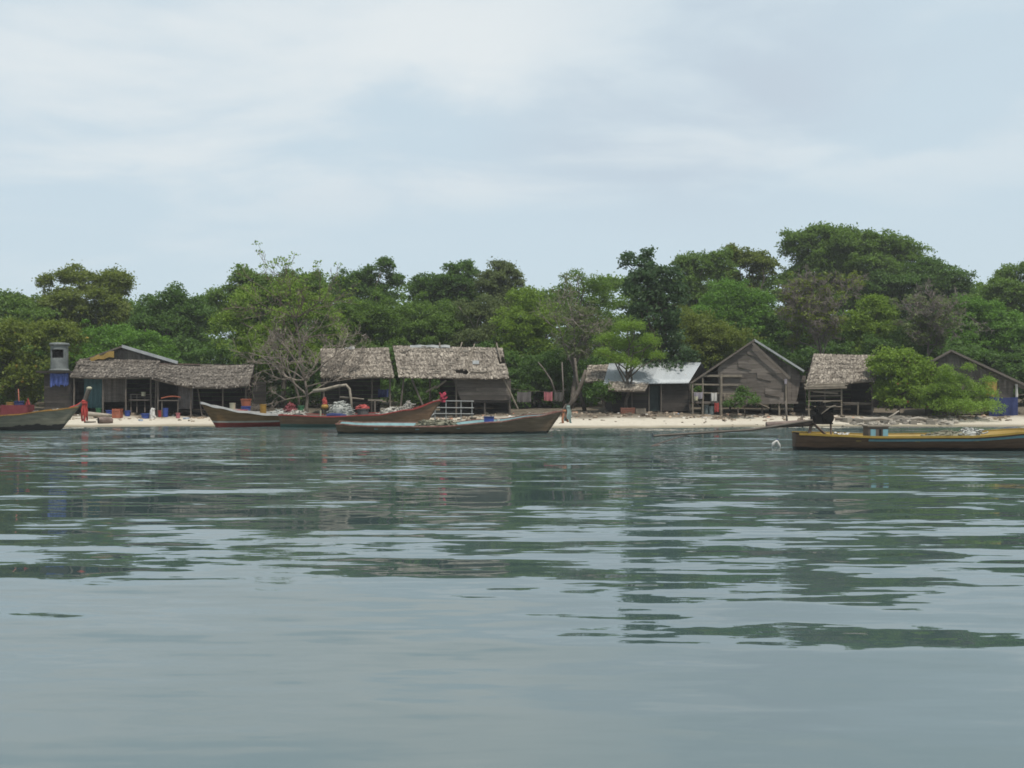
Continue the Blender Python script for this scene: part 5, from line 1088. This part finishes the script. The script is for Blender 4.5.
heap('covered_engine', 'boat engine wrapped in maroon cloth at the stern of the red-railed boat', 'engine', inboat(b3, -3.6, 0.1, .80), .30, .28, .42, MAROON, 10)
tub('green tub beside the maroon-wrapped engine', inboat(b3, -3.05, .1, .80), .17, .28, GREEN)
heap('net_pile', 'grey and white net mound in the middle of the red-railed boat', 'fishing net', inboat(b3, -1.05, .1, .55), .62, .42, .66, NET, 140)
tb = MB(); tb.tube([(-.5, 0, .1), (-.2, .02, .12), (.2, -.02, .1), (.5, 0, .09)], [.09, .12, .12, .08], 8); o = tb.build('tarp_roll', NAVY); o.location = inboat(b3, -1.2, -.45, .52); tag(o, 'rolled blue tarp along the rail of the red-railed boat', 'tarp')
tub('dark tub half covered by red cloth in the red-railed boat', inboat(b3, .1, 0, .56), .32, .38, GREYCLOTH)
heap('red_cloth', 'bright red cloth bundled over the dark tub', 'cloth', inboat(b3, .1, 0, .92), .33, .32, .22, RED, 8)
heap('net_pile', 'long white net bundle in the bow half of the red-railed boat', 'fishing net', inboat(b3, 1.75, .1, .62), .82, .36, .36, NETPALE, 120)
heap('net_pile', 'small white net peak at the end of the long white bundle', 'fishing net', inboat(b3, 2.4, .1, .82), .22, .22, .46, NETPALE, 30)
# marker buoy bundle
mk = thing('marker_buoy', 'marker buoy with red flag over a yellow float, upright in the red-railed boat', 'buoy', inboat(b3, -1.85, -.05, .52)); c = mk.location
mb = MB(); mb.tube([c, c + Vector((0, 0, 1.02))], .025, 6); mb.build('staff', POLE, mk)
mb = MB(); mb.lathe([(.05, .40), (.17, .46), (.19, .56), (.15, .64), (.05, .70)], c + Vector((.02, 0, -.02)), 12); mb.build('float', AMBER, mk, smooth=True)
mb = MB(); heap_mesh(mb, c + Vector((0, 0, .66)), .13, .12, .34, 3.3); mb.build('flag', RED, mk)
mb = MB(); mb.tube([c + Vector((-.18, -.1, 0)), c + Vector((-.17, -.1, .34))], .045, 8); mb.build('lower_float', CREAM, mk)
# rack by hut B2
rk = thing('pipe_rack', 'pale grey pipe rack standing on the sand before the torn-roofed house', 'rack', onground(453, 55.6))
for px in (435, 446, 461, 472): mb = MB(); a = onground(px, 55.6) - Vector((0, 0, .1)); mb.tube([a, W(px, 400.5, 55.6)], .035, 6); mb.build('upright', PIPE, rk)
for y in (400.8, 407.5, 413.5): mb = MB(); mb.tube([W(433, y, 55.55), W(474, y + .4, 55.55)], .03, 6); mb.build('rail', PIPE, rk)
mb = MB(); mb.tube([W(434, 414, 55.5), W(424, 421, 54.6)], .03, 6); mb.build('prop', PIPE, rk)
tr = thing('stake_rail', 'short wooden rail on a stake between the red cloth bundle and the white nets', 'rail', onground(375, 55.0))
mb = MB(); mb.beam(onground(375, 55) - Vector((0, 0, .1)), W(375, 400, 55), .09); mb.build('stake', POSTDK, tr); mb = MB(); mb.beam(W(368, 400, 55), W(383, 400.4, 55), .08, .1); mb.build('bar', POLE, tr)
# boat 4 and 5 loads
heap('net_pile', 'low olive net heap amidships in the weathered boat with the blue inside', 'fishing net', inboat(b4, -.6, .05, .34), .85, .35, .22, NETOLIVE, 120)
bx = thing('blue_box', 'small blue box near the bow of the weathered boat', 'box', inboat(b4, 1.7, .05, .42)); c = bx.location
mb = MB(); mb.box(c + Vector((0, 0, .15)), (.42, .34, .26), jit=.01); mb.build('body', BLUE, bx); mb = MB(); mb.box(c + Vector((0, 0, .30)), (.46, .38, .05)); mb.build('lid', NAVY, bx)
tub('tiny white pot beside the small blue box', inboat(b4, 2.1, .05, .46), .07, .16, WHITE, 'pot', 'pot', 1)
bx = thing('engine_box', 'grey wooden box with light blue panels standing on the yellow boat deck', 'box', inboat(b5, -2.48, .02, .36)); c = bx.location
mb = MB(); mb.box(c + Vector((0, 0, .19)), (.62, .5, .36)); mb.build('body', PLANK, bx); mb = MB(); mb.box(c + Vector((0, 0, .395)), (.68, .56, .045)); mb.build('lid', POLE, bx)
for a, m_ in ((-.17, LIGHTBLUE), (.22, LIGHTBLUE), (.06, HOLESHADE)): mb = MB(); mb.box(c + Vector((a, -.258, .18)), (.16 if m_ is LIGHTBLUE else .07, .014, .24)); mb.build('panel', m_, bx)  # the narrow near-black strip is a gap's shade put in as colour
heap('white_bag', 'knotted white plastic bag lying at the stern of the yellow-inside boat', 'bag', inboat(b5, -3.55, .02, .36), .18, .15, .15, WHITE, 14)
heap('net_pile', 'flat grey net pile spread in the yellow-inside boat', 'fishing net', inboat(b5, -.15, 0, .36), .85, .4, .2, NETOLIVE, 150)
heap('net_pile', 'small dark coil of net at the end of the flat grey pile', 'fishing net', inboat(b5, .45, -.05, .42), .3, .25, .22, NET, 60)
fl = thing('jug_float', 'white plastic jug float bobbing in the water below the long engine shaft', 'float', (XX(776, 33.2), 33.2, 0)); c = fl.location
mb = MB(); mb.tube([c + Vector((-.12, 0, -.05)), c + Vector((-.08, 0, .14)), c + Vector((.03, 0, .22)), c + Vector((.09, 0, .10)), c + Vector((.13, 0, -.05))], [.05, .055, .05, .05, .05], 8); mb.build('body', WHITE, fl, smooth=True)
mb = MB(); mb.tube([c + Vector((.03, 0, .2)), c + Vector((.045, 0, .28))], .03, 8); mb.build('cap', BLUE, fl)
# boat 1 loads
bx = thing('red_tub', 'large square maroon tub standing in the grey boat', 'tub', inboat(b1, 2.15, 0.05, .50)); c = bx.location
mb = MB(); W2, D2, Hh = .62, .33, .68
for (cx_, cy_, sx_, sy_) in ((0, -D2, 2 * W2, .05), (0, D2, 2 * W2, .05), (-W2, 0, .05, 2 * D2), (W2, 0, .05, 2 * D2)): mb.box(c + Vector((cx_, cy_, Hh / 2)), (sx_, sy_, Hh + (.02 if sy_ < sx_ else 0)))
mb.box(c + Vector((0, 0, .04)), (2 * W2 - .06, 2 * D2 - .06, .04)); mb.build('body', MAROON, bx)
mb = MB(); mb.tube([c + Vector((W2 - .1, -.2, .7)), c + Vector((W2 - .02, -.2, .98)), c + Vector((W2 + .03, -.2, .7))], .05, 6); mb.build('lifting_lug', RED, bx)
tub('orange buoy basket pressed against the maroon tub', inboat(b1, 1.15, -.1, .45), .28, .62, ORANGE)
tub('navy drum poking out of the maroon tub', inboat(b1, 2.25, 0, .50), .22, .86, NAVY, 'drum', 'drum', 1)
tub('mustard yellow lid drum beside the navy drum in the maroon tub', inboat(b1, 1.78, .1, .50), .18, .80, AMBER, 'drum', 'drum', 1)
logthing('thin orange-tipped pole sticking up from the maroon tub', [inboat(b1, 2.2, .1, .6), inboat(b1, 2.22, .1, 1.2), inboat(b1, 2.2, .1, 1.95)], .035, ORANGE, 'pole', 'pole')
heap('grey_sack', 'grey lumpy sack lying just past the maroon tub', 'sack', inboat(b1, 3.05, 0, .55), .26, .24, .34, GREYCLOTH, 12)
heap('orange_net', 'small orange net bundle near the bow of the grey boat', 'fishing net', inboat(b1, 3.55, 0, .65), .30, .22, .22, ORANGE, 30)
heap('net_pile', 'little white net heap tucked into the bow of the grey boat', 'fishing net', inboat(b1, 4.05, 0, .80), .28, .16, .16, NETPALE, 30)
# washing line
wl = thing('washing_line', 'thin washing line strung between the torn-roofed house and the leaning trunk', 'washing line', W(540, 391, 59.4))
mb = MB(); mb.tube([W(512, 389, 59.4), W(530, 391.2, 59.4), W(550, 391.6, 59.4), W(568, 390, 59.4)], .012, 5); mb.build('cord', POSTDK, wl)
for (a, b_, y, m_, lab) in ((517, 531, 402, GREYCLOTH, 'wide grey cloth pegged on the washing line'), (544, 552.5, 400.5, PINK, 'pink cloth pegged on the washing line'), (554, 563, 401, paint('brown_cloth', (.11, .10, .09), .9), 'brown cloth pegged on the washing line beside the pink one')):
    cloth('washing', lab, 'cloth', a, b_, 391.6, y, 59.4, m_, 2, .8, 'washing on the line')
crate('long orange-brown crate at the foot of the feathery tree', onground(627.5, 56.6), .75, .4, .34, paint('terracotta', (.26, .10, .06)))
crate('pale wooden crate near the doorway of the tin-roofed hut', onground(640.5, 56.2), .5, .4, .30, POLE)
tub('grey-teal drum under the porch of the stilt house', onground(706.5, 57.2), .17, .5, paint('grey_teal', (.15, .19, .19)), 'drum', 'drum', .95)
tub('second grey-teal drum under the porch, next to the red cloth', onground(711.5, 57.0), .15, .46, paint('grey_teal', (.15, .19, .19)), 'drum', 'drum', .95)

# beach litter and stones nobody could count
def scatter(name, label, cat, n, fn, mat):
    mb = MB()
    for _ in range(n):
        c, s = fn(); k = random.choice((0, 0, 1))
        if k: mb.box(c + Vector((0, 0, s[2] * .4)), s, random.uniform(0, 3), jit=.02)
        else: heap_mesh(mb, c, s[0] * .5, s[1] * .5, s[2] * .8, random.random() * 9, 7, 3, .4)
    tag(mb.build(name, mat), label, cat, kind='stuff')
def near(px0, px1, d0_, d1_, s0, s1):
    def f():
        d = random.uniform(d0_, d1_); p = onground(random.uniform(px0, px1), d); p.z -= .01; s = random.uniform(s0, s1)
        return p, (s * random.uniform(.8, 1.8), s, s * random.uniform(.3, .7))
    return f
scatter('litter', 'scattered brown husks, sticks and litter along the top of the beach', 'litter', 900, near(60, 1010, 54.4, 57.8, .05, .22), M('litter_brown', [(.05, .04, .03), (.13, .10, .075), (.24, .19, .14), (.34, .27, .2)], island=.9))
scatter('shore_litter', 'small pale and coloured rubbish scattered on the sand', 'litter', 160, near(60, 1010, 54.2, 57.5, .05, .18), M('litter_pale', [(.1, .2, .36), (.55, .52, .46), (.62, .6, .56), (.4, .3, .2), (.5, .16, .1)], island=1.0))
scatter('rubble', 'grey stones and broken wood below the flowering bush', 'rubble', 150, near(845, 955, 52.9, 55.2, .12, .42), M('rubble_grey', [(.10, .09, .075), (.20, .18, .15), (.33, .30, .25)], island=.8))
scatter('seaweed', 'dark weed and sticks drifted along the tide line', 'seaweed', 60, near(520, 860, 51.6, 54.6, .04, .15), M('weed_dark', [(.04, .033, .025), (.10, .08, .06), (.2, .16, .12)], island=.9))

# thin sea haze over the whole bay
HZD = 0.0006
mb = MB(); mb.box((0, 60, 11.5), (300, 190, 29))
hm = bpy.data.materials.new('sea_haze'); hm.use_nodes = True; hn = hm.node_tree; hn.nodes.remove(hn.nodes['Principled BSDF'])
pv = hn.nodes.new('ShaderNodeVolumePrincipled'); pv.inputs['Color'].default_value = (0.97, 0.98, 1, 1); pv.inputs['Density'].default_value = HZD; pv.inputs['Anisotropy'].default_value = 0.2
hn.links.new(pv.outputs[0], hn.nodes['Material Output'].inputs['Volume'])
tag(mb.build('haze', hm), kind='stuff')
